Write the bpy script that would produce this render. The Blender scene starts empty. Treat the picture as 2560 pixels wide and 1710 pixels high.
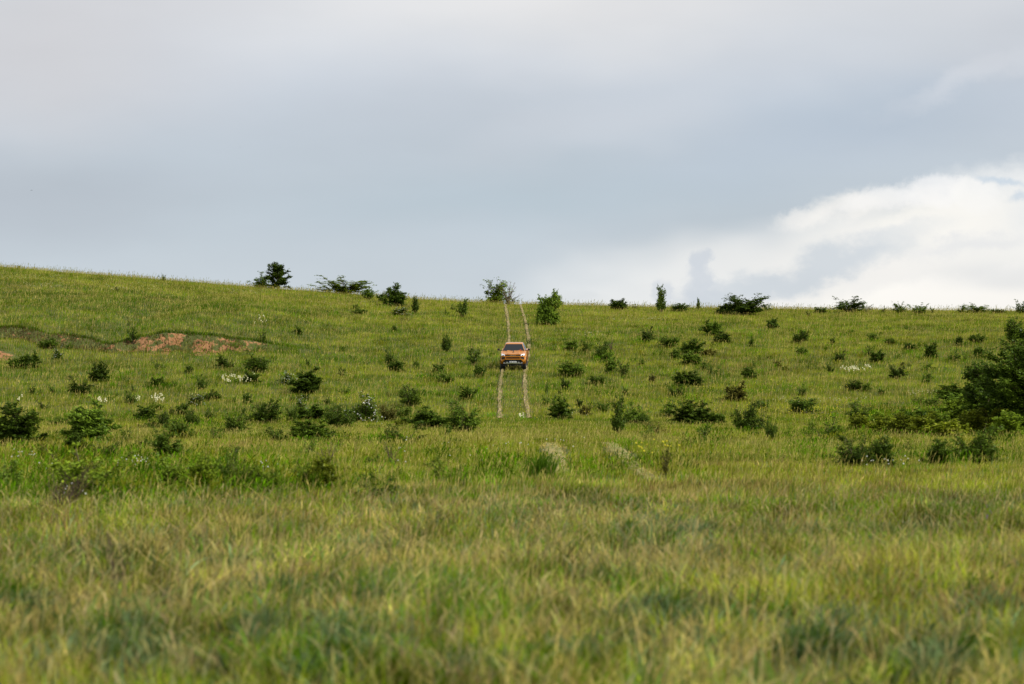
import bpy, math, random
import numpy as np
from mathutils import Vector, Matrix

# ------------------------------------------------------------------ camera, sky, sun, exposure
SC = bpy.context.scene
COL = SC.collection
FPX = 85.0 / 36.0 * 2560.0          # focal length in pixels of the 2560 px frame
EYE = 1.7
PITCH = math.atan(75.0 / FPX)

cam_d = bpy.data.cameras.new('camera')
cam = bpy.data.objects.new('camera', cam_d); COL.objects.link(cam)
cam.location = (0, 0, EYE)
cam.rotation_euler = (math.radians(90) + PITCH, 0, 0)
cam_d.lens = 85.0; cam_d.sensor_width = 36.0
cam_d.clip_start = 0.1; cam_d.clip_end = 20000.0
cam_d.dof.use_dof = True; cam_d.dof.focus_distance = 172.0; cam_d.dof.aperture_fstop = 2.6
SC.camera = cam

SUN_DIR = Vector((0.72, -0.42, 0.80)).normalized()
SUN_EL = math.asin(SUN_DIR.z); SUN_AZ = math.atan2(SUN_DIR.x, SUN_DIR.y)
sun_d = bpy.data.lights.new('sun', 'SUN'); sun_d.energy = 3.7; sun_d.angle = math.radians(5.0)
sun_d.color = (1.0, 0.95, 0.87)
sun = bpy.data.objects.new('sun', sun_d); COL.objects.link(sun)
sun.rotation_euler = SUN_DIR.to_track_quat('Z', 'Y').to_euler()
sun.location = (40, -20, 60)

SC.view_settings.view_transform = 'Standard'; SC.view_settings.look = 'None'
SC.view_settings.exposure = 0.14; SC.view_settings.gamma = 1.0
SC.render.engine = 'CYCLES'
SC.cycles.use_denoising = True
SC.cycles.max_bounces = 6; SC.cycles.diffuse_bounces = 3; SC.cycles.transmission_bounces = 3
SC.cycles.transparent_max_bounces = 4


def srgb(r, g, b):
    f = lambda c: (c / 255.0) / 12.92 if c <= 10 else ((c / 255.0 + 0.055) / 1.055) ** 2.4
    return (f(r), f(g), f(b), 1.0)


def build_world():
    w = bpy.data.worlds.new('World'); SC.world = w; w.use_nodes = True
    nt = w.node_tree; N = nt.nodes; L = nt.links
    N.clear()
    def nd(t, **k):
        n = N.new(t)
        for a, v in k.items(): setattr(n, a, v)
        return n
    def math_(op, a, b=None, clamp=False):
        n = nd('ShaderNodeMath', operation=op, use_clamp=clamp)
        for i, v in enumerate((a, b)):
            if v is None: continue
            if isinstance(v, (int, float)): n.inputs[i].default_value = v
            else: L.new(v, n.inputs[i])
        return n.outputs[0]
    tc = nd('ShaderNodeTexCoord'); sep = nd('ShaderNodeSeparateXYZ'); L.new(tc.outputs['Generated'], sep.inputs[0])
    X, Y, Z = sep.outputs
    yy = math_('MAXIMUM', Y, 0.12)
    u = math_('DIVIDE', X, yy); v = math_('DIVIDE', Z, yy)
    uv = nd('ShaderNodeCombineXYZ'); L.new(u, uv.inputs[0]); L.new(v, uv.inputs[1])
    def distort(scale, amp, detail, rough, sy=1.0):
        mp = nd('ShaderNodeMapping'); L.new(uv.outputs[0], mp.inputs[0]); mp.inputs['Scale'].default_value = (1, sy, 1)
        nz = nd('ShaderNodeTexNoise'); L.new(mp.outputs[0], nz.inputs['Vector'])
        nz.inputs['Scale'].default_value = scale; nz.inputs['Detail'].default_value = detail; nz.inputs['Roughness'].default_value = rough
        s = nd('ShaderNodeVectorMath', operation='SUBTRACT'); L.new(nz.outputs['Color'], s.inputs[0]); s.inputs[1].default_value = (.5, .5, .5)
        m = nd('ShaderNodeVectorMath', operation='MULTIPLY'); L.new(s.outputs[0], m.inputs[0]); m.inputs[1].default_value = (amp, amp * .7, 0)
        a = nd('ShaderNodeVectorMath', operation='ADD'); L.new(uv.outputs[0], a.inputs[0]); L.new(m.outputs[0], a.inputs[1])
        return a.outputs[0]
    soft = distort(9, .075, 3, .5, 2.0)
    mid = distort(38, .034, 6, .62, 1.4)
    fine = distort(60, .020, 8, .66)
    vr = nd('ShaderNodeMapRange'); vr.inputs['From Min'].default_value = 0.0; vr.inputs['From Max'].default_value = 0.16
    L.new(v, vr.inputs['Value'])
    ramp = nd('ShaderNodeValToRGB'); L.new(vr.outputs[0], ramp.inputs[0])
    cr = ramp.color_ramp; cr.interpolation = 'B_SPLINE'
    cr.elements[0].position = 0.0; cr.elements[0].color = srgb(203, 210, 216)
    cr.elements[1].position = 1.0; cr.elements[1].color = srgb(213, 215, 219)
    for p, c in ((0.3, srgb(190, 200, 209)), (0.5, srgb(186, 197, 207)), (0.72, srgb(197, 204, 214)), (0.88, srgb(208, 212, 218))):
        e = cr.elements.new(p); e.color = c
    cur = ramp.outputs[0]
    front = nd('ShaderNodeMapRange', interpolation_type='SMOOTHSTEP'); L.new(Y, front.inputs['Value'])
    front.inputs['From Min'].default_value = .3; front.inputs['From Max'].default_value = .7
    def blob(px, py, rx, ry, rot, col, strength, src, inner):
        nonlocal cur
        mp = nd('ShaderNodeMapping', vector_type='TEXTURE'); L.new(src, mp.inputs[0])
        mp.inputs['Location'].default_value = ((px - 1280) / FPX, (930 - py) / FPX, 0)
        mp.inputs['Rotation'].default_value = (0, 0, math.radians(rot))
        mp.inputs['Scale'].default_value = (rx / FPX, ry / FPX, 1)
        ln = nd('ShaderNodeVectorMath', operation='LENGTH'); L.new(mp.outputs[0], ln.inputs[0])
        mr = nd('ShaderNodeMapRange', interpolation_type='SMOOTHSTEP'); L.new(ln.outputs['Value'], mr.inputs['Value'])
        mr.inputs['From Min'].default_value = 1.0; mr.inputs['From Max'].default_value = inner
        mr.inputs['To Min'].default_value = 0.0; mr.inputs['To Max'].default_value = strength
        fac = math_('MULTIPLY', mr.outputs[0], front.outputs[0])
        mx = nd('ShaderNodeMix', data_type='RGBA'); L.new(fac, mx.inputs[0]); L.new(cur, mx.inputs[6]); mx.inputs[7].default_value = col
        cur = mx.outputs[2]
    for b in SKY: blob(*b[:5], srgb(*b[5]), b[6], {'s': soft, 'm': mid, 'f': fine}[b[7]], b[8])
    # faint mottling of the cloud sheet
    nz = nd('ShaderNodeTexNoise'); mp = nd('ShaderNodeMapping'); L.new(tc.outputs['Generated'], mp.inputs[0])
    mp.inputs['Rotation'].default_value = (0, math.radians(10), 0); mp.inputs['Scale'].default_value = (1, 1, 3.2)
    L.new(mp.outputs[0], nz.inputs['Vector']); nz.inputs['Scale'].default_value = 6.5; nz.inputs['Detail'].default_value = 5
    mr = nd('ShaderNodeMapRange'); L.new(nz.outputs[0], mr.inputs[0]); mr.inputs['From Min'].default_value = .3; mr.inputs['From Max'].default_value = .7
    mr.inputs['To Min'].default_value = .955; mr.inputs['To Max'].default_value = 1.045
    mul = nd('ShaderNodeVectorMath', operation='SCALE'); L.new(cur, mul.inputs[0]); L.new(mr.outputs[0], mul.inputs['Scale'])
    sky = nd('ShaderNodeTexSky', sky_type='NISHITA'); sky.sun_disc = False
    sky.sun_elevation = SUN_EL; sky.sun_rotation = SUN_AZ
    b1 = nd('ShaderNodeBackground'); L.new(sky.outputs[0], b1.inputs[0]); b1.inputs[1].default_value = 0.1
    b2 = nd('ShaderNodeBackground'); L.new(mul.outputs[0], b2.inputs[0]); b2.inputs[1].default_value = 0.95
    ms = nd('ShaderNodeMixShader'); ms.inputs[0].default_value = 0.95; L.new(b1.outputs[0], ms.inputs[1]); L.new(b2.outputs[0], ms.inputs[2])
    out = nd('ShaderNodeOutputWorld'); L.new(ms.outputs[0], out.inputs[0])


#       centre x, y, radius x, y, tilt, colour, strength, edge, inner
SKY = [(1330, -60, 1000, 330, 4, (232, 231, 231), .9, 's', .0),
       (60, 120, 900, 420, 12, (209, 208, 211), .8, 's', .0),
       (1300, 500, 900, 150, 5, (180, 195, 206), .6, 's', .0),
       (60, 520, 620, 170, 0, (180, 187, 197), .6, 's', .0),
       (2120, 290, 800, 190, 13, (180, 192, 206), .85, 's', .0),
       (1500, 300, 500, 90, 10, (204, 209, 217), .5, 's', .0),
       (2480, 170, 380, 55, 24, (216, 219, 225), .5, 'm', .1),
       (2560, 60, 260, 110, 15, (204, 208, 215), .6, 's', .0),
       (1560, 720, 480, 120, 6, (226, 229, 231), .75, 's', .0),
       (2330, 720, 1120, 235, 11, (241, 240, 237), 1.0, 's', .52),
       (2050, 800, 640, 230, 8, (243, 241, 238), .9, 's', .3),
       (2560, 480, 360, 130, 10, (236, 237, 237), .9, 'm', .3),
       (1760, 690, 560, 130, 12, (234, 235, 235), .8, 's', .1),
       (2330, 560, 330, 105, 10, (249, 246, 240), .9, 'm', .2),
       (2120, 520, 190, 48, 16, (248, 245, 240), .7, 'm', .1),
       (2420, 610, 240, 34, 8, (228, 229, 231), .7, 'm', .1),
       (2200, 580, 160, 26, 12, (230, 231, 232), .6, 'm', .1),
       (2050, 665, 400, 62, 18, (211, 217, 223), 1.0, 'm', .2),
       (1920, 715, 210, 50, 14, (207, 214, 221), .9, 'm', .2),
       (2320, 770, 560, 88, 10, (252, 249, 244), 1.0, 'f', .62),
       (2520, 690, 330, 75, 6, (228, 229, 230), .75, 's', .1),
       (2190, 500, 120, 42, 10, (251, 249, 247), .6, 'f', .4),
       (2330, 478, 110, 45, 0, (251, 249, 248), .6, 'f', .5),
       (2440, 490, 80, 50, -10, (250, 248, 245), .6, 'f', .5),
       (2010, 545, 110, 35, 18, (250, 247, 243), .6, 'f', .3),
       (2505, 452, 95, 17, -4, (198, 211, 224), .8, 'f', .1),
       (2545, 490, 40, 22, 20, (198, 211, 224), .7, 'f', .1),
       (1748, 705, 54, 80, 0, (208, 214, 222), .9, 'f', .4),
       (1757, 652, 40, 34, 0, (208, 214, 222), .9, 'f', .45),
       (1775, 765, 140, 52, -10, (205, 212, 220), .9, 'm', .3),
       (1657, 735, 36, 42, 0, (211, 216, 223), .8, 'f', .4),
       (1420, 740, 110, 26, 3, (217, 221, 224), .8, 'm', .2)]
build_world()

# ------------------------------------------------------------------ numeric helpers
_rs = np.random.RandomState(7)
_TAB = _rs.rand(512, 512)


def vnoise(x, y, seed=0):
    x = np.asarray(x, float) + seed * 37.13; y = np.asarray(y, float) + seed * 91.7
    xi = np.floor(x).astype(int); yi = np.floor(y).astype(int)
    fx = x - xi; fy = y - yi
    fx = fx * fx * (3 - 2 * fx); fy = fy * fy * (3 - 2 * fy)
    a = _TAB[xi % 512, yi % 512]; b = _TAB[(xi + 1) % 512, yi % 512]
    c = _TAB[xi % 512, (yi + 1) % 512]; d = _TAB[(xi + 1) % 512, (yi + 1) % 512]
    return (a * (1 - fx) + b * fx) * (1 - fy) + (c * (1 - fx) + d * fx) * fy


def fbm(x, y, size, seed=0, octaves=3):
    s = 0; amp = 1; tot = 0; x = np.asarray(x) / size; y = np.asarray(y) / size
    for k in range(octaves):
        s = s + amp * vnoise(x * 2 ** k, y * 2 ** k, seed + k * 5); tot += amp; amp *= .55
    return s / tot


def sstep(a, b, x):
    t = np.clip((np.asarray(x, float) - a) / (b - a), 0, 1); return t * t * (3 - 2 * t)


# ------------------------------------------------------------------ terrain
_D = np.arange(-200, 3001, 1.0)
_P = np.interp(_D, [-200, 0, 13, 30, 52, 58, 66, 80, 90, 100, 120, 134, 150, 172, 197, 225, 252, 264, 280, 310, 400, 900, 3000],
               [-1.9, -1.7, -1.74, -1.86, -2.06, -2.10, -2.20, -2.42, -2.53, -2.62, -2.75, -2.50, -1.5, .12, 2.72, 4.98, 6.85, 7.32, 7.5, 6.9, 3, -20, -30])
_k = np.hanning(15); _k /= _k.sum()
_P = np.convolve(np.pad(_P, 7, mode='edge'), _k, mode='valid')


def bank(x, y):
    px = 1280 + x * 33.6
    H = np.interp(px, [-200, 0, 200, 270, 330, 400, 520, 620, 800], [.4, .85, .75, .5, .85, 1.3, 1.15, .75, 0]) * (.8 + .4 * fbm(x, x * 0, 3.2, 4, 2))
    yb = 178.6 + 1.3 * (fbm(x, x * 0, 5, 3) - .5) * 2 + .9 * (vnoise(x / 1.1, x * 0, 5) - .5) + np.interp(px, [0, 230, 290, 340, 450, 600, 700], [2.4, .2, -.4, 0, .6, 1.3, 2])
    b = H * sstep(0, 1.25, y - yb) * (1 - sstep(10, 68, y - yb))
    H2 = np.interp(px, [-200, 0, 70, 110], [.6, .65, .5, 0])
    b = b + H2 * sstep(0, 1.0, y - 172.3) * (1 - sstep(3, 20, y - 172.3))
    return b, yb, px


def terrain(x, y):
    x = np.asarray(x, float); y = np.asarray(y, float)
    z = np.interp(y, _D, _P) + EYE
    a = np.interp(x, [-160, -90, -56, -42, -28, -12, 0, 18, 56, 160], [9.5, 6.2, 4.0, 2.95, 1.75, .6, 0, -.45, -.85, -2.2])
    z = z + a * sstep(125, 262, y) * np.where(y > 125, 1, 0)
    z = z + bank(x, y)[0]
    z = z + .30 * np.exp(-((x - 1.9) / 4.5) ** 2 - ((y - 66) / 7.5) ** 2)
    amp = sstep(10, 60, y) * (1 - .5 * sstep(225, 262, y))
    z = z + amp * .34 * (fbm(x, y, 13, 11, 2) - .5) + amp * .10 * (fbm(x, y, 3, 12, 2) - .5)
    return z


def ray(px, py):
    a = (px - 1280.0); b = (855.0 - py); c, s = math.cos(PITCH), math.sin(PITCH)
    return a, FPX * c - b * s, FPX * s + b * c


def at(px, py, lift=.2):
    """the ground point seen at that pixel of the photograph (grass tops at `lift`)"""
    a, f, v = ray(px, py)
    d = np.arange(7.0, 330.0, .1)
    x = a / f * d; z = EYE + v / f * d
    t = terrain(x, d) + lift
    hit = np.nonzero(z <= t)[0]
    if len(hit): k = hit[0]
    else:
        m = d > 150
        ang = np.where(m, (t - EYE) / d, -9); k = int(np.argmax(ang))
        k = min(k + 5, len(d) - 1)
    return float(x[k]), float(d[k])


def track_centre(y):
    return np.interp(y, [0, 44, 66, 80, 110, 134, 155, 172, 185, 197, 220, 261, 300],
                     [2.2, 1.82, 1.80, 1.3, .55, .10, 0, .14, .42, .57, .42, .06, 0])


GAUGE = .80


def track_mask(x, y):
    c = track_centre(y); wob = (vnoise(y / 2.2, 0, 5) - .5) * .10
    dl = np.minimum(np.abs(x - c - GAUGE - wob), np.abs(x - c + GAUGE - wob))
    s = np.interp(y, [0, 41, 43, 64, 67, 126, 137, 290, 310], [0, 0, 1, 1, .2, .22, 1, 1, 0])
    s = s * (.45 + .55 * sstep(.30, .55, vnoise(y / 1.7, x * 0 + np.sign(x - c), 15)))
    wd = .15 + .07 * vnoise(y / .9, x * 0, 9) + np.where(y < 66, .17, 0)
    return (1 - sstep(wd * .8, wd * 1.35, dl)) * s, dl


def soil_mask(x, y):
    b, yb, px = bank(x, y)
    big = np.interp(px, [-60, 0, 90, 130, 300, 340, 400, 470, 500, 560, 640, 700], [.0, .45, .4, .4, .7, 1, 1, .75, 1, .95, .8, .3])
    u = y - yb
    face = sstep(-.15, .1, u) * (1 - sstep(1.1, 1.35, u)) * big
    scree = sstep(-2.0, -1.2, u) * (1 - sstep(-.1, .2, u)) * np.interp(px, [350, 385, 430, 462, 480, 500, 560, 600], [0, .9, .7, .1, .6, 1, .8, 0])
    low = np.interp(px, [-60, 0, 85, 100], [1, 1, .9, 0]) * sstep(171.9, 172.2, y) * (1 - sstep(173.2, 173.6, y))
    m = np.maximum(np.maximum(face, scree), low)
    n = fbm(x, y * 1.8, 1.5, 21, 3); n2 = fbm(x, y * 2.4, .34, 22, 3)
    return m, np.clip(m * sstep(.44, .60, n * .5 + n2 * .5 + .06 * (m - .6)), 0, 1)


# ------------------------------------------------------------------ mesh and material helpers
def mesh_np(name, V, F, C=None, mats=(), smooth=False):
    V = np.ascontiguousarray(V, np.float32); F = np.ascontiguousarray(F, np.int32)
    k = F.shape[1]
    m = bpy.data.meshes.new(name)
    m.vertices.add(len(V)); m.vertices.foreach_set('co', V.ravel())
    m.loops.add(F.size); m.loops.foreach_set('vertex_index', F.ravel())
    m.polygons.add(len(F)); m.polygons.foreach_set('loop_start', np.arange(0, F.size, k, dtype=np.int32))
    m.polygons.foreach_set('loop_total', np.full(len(F), k, np.int32))
    if smooth: m.polygons.foreach_set('use_smooth', np.ones(len(F), bool))
    m.update(calc_edges=True)
    if C is not None:
        at_ = m.color_attributes.new('tint', 'FLOAT_COLOR', 'POINT')
        C4 = np.ones((len(V), 4), np.float32); C4[:, :C.shape[1]] = C
        at_.data.foreach_set('color', C4.ravel())
    for mt in mats: m.materials.append(mt)
    return m


def link(name, data, parent=None, **props):
    o = bpy.data.objects.new(name, data); COL.objects.link(o)
    if parent is not None: o.parent = parent
    for k, v in props.items(): o[k] = v
    return o


def mat_simple(name, col, rough=.5, metal=0.0, coat=0.0, noise=0.0, spec=.5, scale=30):
    m = bpy.data.materials.new(name); m.use_nodes = True
    nt = m.node_tree; b = nt.nodes['Principled BSDF']
    b.inputs['Base Color'].default_value = (*col, 1); b.inputs['Roughness'].default_value = rough
    b.inputs['Metallic'].default_value = metal; b.inputs['Coat Weight'].default_value = coat
    b.inputs['Specular IOR Level'].default_value = spec
    if noise:
        tc = nt.nodes.new('ShaderNodeTexCoord'); nz = nt.nodes.new('ShaderNodeTexNoise')
        nt.links.new(tc.outputs['Object'], nz.inputs['Vector']); nz.inputs['Scale'].default_value = scale; nz.inputs['Detail'].default_value = 5
        mx = nt.nodes.new('ShaderNodeMix'); mx.data_type = 'RGBA'
        nt.links.new(nz.outputs[0], mx.inputs[0])
        mx.inputs[6].default_value = (*[c * (1 - noise) for c in col], 1); mx.inputs[7].default_value = (*[min(1, c * (1 + noise)) for c in col], 1)
        nt.links.new(mx.outputs[2], b.inputs['Base Color'])
    return m


def mat_leafy(name, mult=(1, 1, 1), trans=.35, gloss=.0, rand=.0):
    m = bpy.data.materials.new(name); m.use_nodes = True
    nt = m.node_tree; N = nt.nodes; L = nt.links; N.clear()
    a = N.new('ShaderNodeAttribute'); a.attribute_name = 'tint'
    col = a.outputs['Color']
    v = N.new('ShaderNodeVectorMath'); v.operation = 'MULTIPLY'; L.new(col, v.inputs[0]); v.inputs[1].default_value = mult
    col = v.outputs[0]
    if rand:
        oi = N.new('ShaderNodeObjectInfo'); hs = N.new('ShaderNodeHueSaturation')
        mr = N.new('ShaderNodeMapRange'); L.new(oi.outputs['Random'], mr.inputs[0])
        mr.inputs['To Min'].default_value = 1 - rand; mr.inputs['To Max'].default_value = 1 + rand
        L.new(mr.outputs[0], hs.inputs['Value']); L.new(col, hs.inputs['Color']); col = hs.outputs[0]
    d = N.new('ShaderNodeBsdfDiffuse'); t = N.new('ShaderNodeBsdfTranslucent')
    L.new(col, d.inputs[0]); L.new(col, t.inputs[0])
    ms = N.new('ShaderNodeMixShader'); ms.inputs[0].default_value = trans
    L.new(d.outputs[0], ms.inputs[1]); L.new(t.outputs[0], ms.inputs[2]); sh = ms.outputs[0]
    if gloss:
        g = N.new('ShaderNodeBsdfGlossy'); g.inputs['Roughness'].default_value = .45; g.inputs[0].default_value = (.8, .85, .8, 1)
        m2 = N.new('ShaderNodeMixShader'); m2.inputs[0].default_value = gloss; L.new(sh, m2.inputs[1]); L.new(g.outputs[0], m2.inputs[2]); sh = m2.outputs[0]
    o = N.new('ShaderNodeOutputMaterial'); L.new(sh, o.inputs[0])
    return m


def mat_ground():
    m = bpy.data.materials.new('earth_and_thatch'); m.use_nodes = True
    nt = m.node_tree; N = nt.nodes; L = nt.links
    b = N['Principled BSDF']; b.inputs['Roughness'].default_value = .95; b.inputs['Specular IOR Level'].default_value = .1
    a = N.new('ShaderNodeAttribute'); a.attribute_name = 'tint'
    sp = N.new('ShaderNodeSeparateColor'); L.new(a.outputs['Color'], sp.inputs[0])
    g = N.new('ShaderNodeNewGeometry')
    n1 = N.new('ShaderNodeTexNoise'); L.new(g.outputs['Position'], n1.inputs['Vector']); n1.inputs['Scale'].default_value = 2.2; n1.inputs['Detail'].default_value = 8
    n1.inputs['Roughness'].default_value = .7
    n2 = N.new('ShaderNodeTexNoise'); L.new(g.outputs['Position'], n2.inputs['Vector']); n2.inputs['Scale'].default_value = .35; n2.inputs['Detail'].default_value = 6
    th = N.new('ShaderNodeValToRGB'); L.new(n1.outputs[0], th.inputs[0])
    th.color_ramp.elements[0].position = .3; th.color_ramp.elements[0].color = (.045, .07, .015, 1)
    th.color_ramp.elements[1].position = .7; th.color_ramp.elements[1].color = (.13, .13, .045, 1)
    so = N.new('ShaderNodeValToRGB'); L.new(n1.outputs[0], so.inputs[0])
    so.color_ramp.elements[0].position = .28; so.color_ramp.elements[0].color = (.10, .055, .03, 1)
    so.color_ramp.elements[1].position = .62; so.color_ramp.elements[1].color = (.38, .19, .085, 1)
    e = so.color_ramp.elements.new(.45); e.color = (.29, .13, .052, 1)
    so2 = N.new('ShaderNodeMix'); so2.data_type = 'RGBA'; L.new(n2.outputs[0], so2.inputs[0]); L.new(so.outputs[0], so2.inputs[6])
    gm = N.new('ShaderNodeMix'); gm.data_type = 'RGBA'; gm.inputs[0].default_value = .55; L.new(so.outputs[0], gm.inputs[6]); gm.inputs[7].default_value = (.35, .21, .12, 1)
    L.new(gm.outputs[2], so2.inputs[7])
    ad = N.new('ShaderNodeMath'); ad.operation = 'ADD'; L.new(sp.outputs[0], ad.inputs[0])
    sb = N.new('ShaderNodeMath'); sb.operation = 'MULTIPLY_ADD'; n3 = N.new('ShaderNodeTexNoise'); L.new(g.outputs['Position'], n3.inputs['Vector']); n3.inputs['Scale'].default_value = 1.3; n3.inputs['Detail'].default_value = 6; n3.inputs['Roughness'].default_value = .65
    L.new(n3.outputs[0], sb.inputs[0]); sb.inputs[1].default_value = 2.4; sb.inputs[2].default_value = -1.2
    L.new(sb.outputs[0], ad.inputs[1])
    mr = N.new('ShaderNodeMapRange'); L.new(ad.outputs[0], mr.inputs[0]); mr.inputs['From Min'].default_value = .46; mr.inputs['From Max'].default_value = .56
    mx = N.new('ShaderNodeMix'); mx.data_type = 'RGBA'; L.new(mr.outputs[0], mx.inputs[0]); L.new(th.outputs[0], mx.inputs[6]); L.new(so2.outputs[2], mx.inputs[7])
    L.new(mx.outputs[2], b.inputs['Base Color'])
    bp = N.new('ShaderNodeBump'); L.new(n1.outputs[0], bp.inputs['Height']); bp.inputs['Strength'].default_value = .8; bp.inputs['Distance'].default_value = .12
    L.new(bp.outputs[0], b.inputs['Normal'])
    return m


# ------------------------------------------------------------------ the ground sheet
gx = np.unique(np.concatenate([np.arange(-900, -70, 40.0), np.arange(-70, -16, .45), np.arange(-16, 70, .8), np.arange(70, 901, 40.0)]))
gy = np.unique(np.concatenate([np.arange(-120, 0, 10.0), np.arange(0, 130, 1.0), np.arange(130, 168, .8), np.arange(168, 184, .2),
                               np.arange(184, 285, .7), np.arange(285, 400, 8), np.arange(400, 2601, 100.0)]))
GX, GY = np.meshgrid(gx, gy)
GZ = terrain(GX, GY)
nx, ny = len(gx), len(gy)
ii, jj = np.meshgrid(np.arange(nx - 1), np.arange(ny - 1))
q = (jj * nx + ii).ravel()
F = np.stack([q, q + 1, q + 1 + nx, q + nx], 1)
V = np.stack([GX.ravel(), GY.ravel(), GZ.ravel()], 1)
Cg = np.zeros((len(V), 3), np.float32); Cg[:, 0] = soil_mask(V[:, 0], V[:, 1])[0] * .56
M_GROUND = mat_ground()
link('ground', mesh_np('ground', V, F, Cg, [M_GROUND], True), kind='structure', label='grassy meadow floor rising to a low hill with bare orange soil on its eroded bank')

# wheel tracks: trodden earth with tyre ridges
M_TRACK = mat_leafy('dry_trodden_earth', trans=0.0)


def build_tracks():
    Vs, Fs, Cs = [], [], []; base = 0
    rs = np.random.RandomState(3)
    for side in (-1, 1):
        for y0, y1, hw in ((42.0, 66, .25), (131.0, 270.0, .15)):
            ys = np.arange(y0, y1, .10); n = len(ys); lat = np.linspace(-1, 1, 9)
            wob = (vnoise(ys / 2.2, 0, 5) - .5) * .10
            cx = track_centre(ys) + side * GAUGE + wob
            wv = hw * (.6 + .6 * vnoise(ys / 2.3, side * 3.0, 6))
            X = cx[:, None] + wv[:, None] * lat[None]
            Yg = np.repeat(ys[:, None], 9, 1)
            Z = terrain(X, Yg) + .035
            ph = (Yg + .22 * np.abs(lat)[None] + .3 * vnoise(Yg / 3, lat[None] * 0, 14)) / 1.15
            rid = np.abs((ph % 1) - .5) * 2
            Z += (.075 if y0 > 100 else .02) * sstep(.25, .8, rid) * (1 - lat[None] ** 4) * (.4 + 1.0 * vnoise(Yg / .6, lat[None] * 2, 8)) + .02 * rs.rand(*Z.shape)
            Z -= .05 * (np.abs(lat)[None] > .95)
            t = np.clip(vnoise(Yg / 1.6, X / .12, 4) * .55 + vnoise(Yg / .4, X / .1, 5) * .3 + .15 * rs.rand(*Z.shape), 0, 1)[..., None]
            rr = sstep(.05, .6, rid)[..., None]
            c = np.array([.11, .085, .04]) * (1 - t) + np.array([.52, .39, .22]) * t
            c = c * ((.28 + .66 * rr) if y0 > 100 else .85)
            if y0 < 100: c = c * .35 + np.array([.36, .33, .13]) * .5
            gr = (rs.rand(*Z.shape) < .28)[..., None]
            c = np.where(gr, np.array([.10, .14, .03]), c)
            Vs.append(np.stack([X, Yg, Z], -1).reshape(-1, 3)); Cs.append(c.reshape(-1, 3))
            ii, jj = np.meshgrid(np.arange(8), np.arange(n - 1)); q = (jj * 9 + ii).ravel() + base
            Fs.append(np.stack([q, q + 1, q + 10, q + 9], 1)); base += n * 9
    link('dirt_track', mesh_np('dirt_track', np.concatenate(Vs), np.concatenate(Fs), np.concatenate(Cs), [M_TRACK], True),
         kind='structure', label='pair of dry earth wheel ruts running straight down the hill')


build_tracks()

# ------------------------------------------------------------------ grass
PAL = {
    'green': (.140, .230, .008), 'yellow': (.285, .330, .022), 'straw': (.66, .53, .16), 'dark': (.070, .150, .006),
    'brown': (.33, .22, .075), 'sage': (.19, .28, .12), 'lush': (.155, .330, .006), 'olive': (.23, .24, .018), 'bare': (.17, .11, .05)}
PALV = {k: np.array(v) for k, v in PAL.items()}
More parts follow.
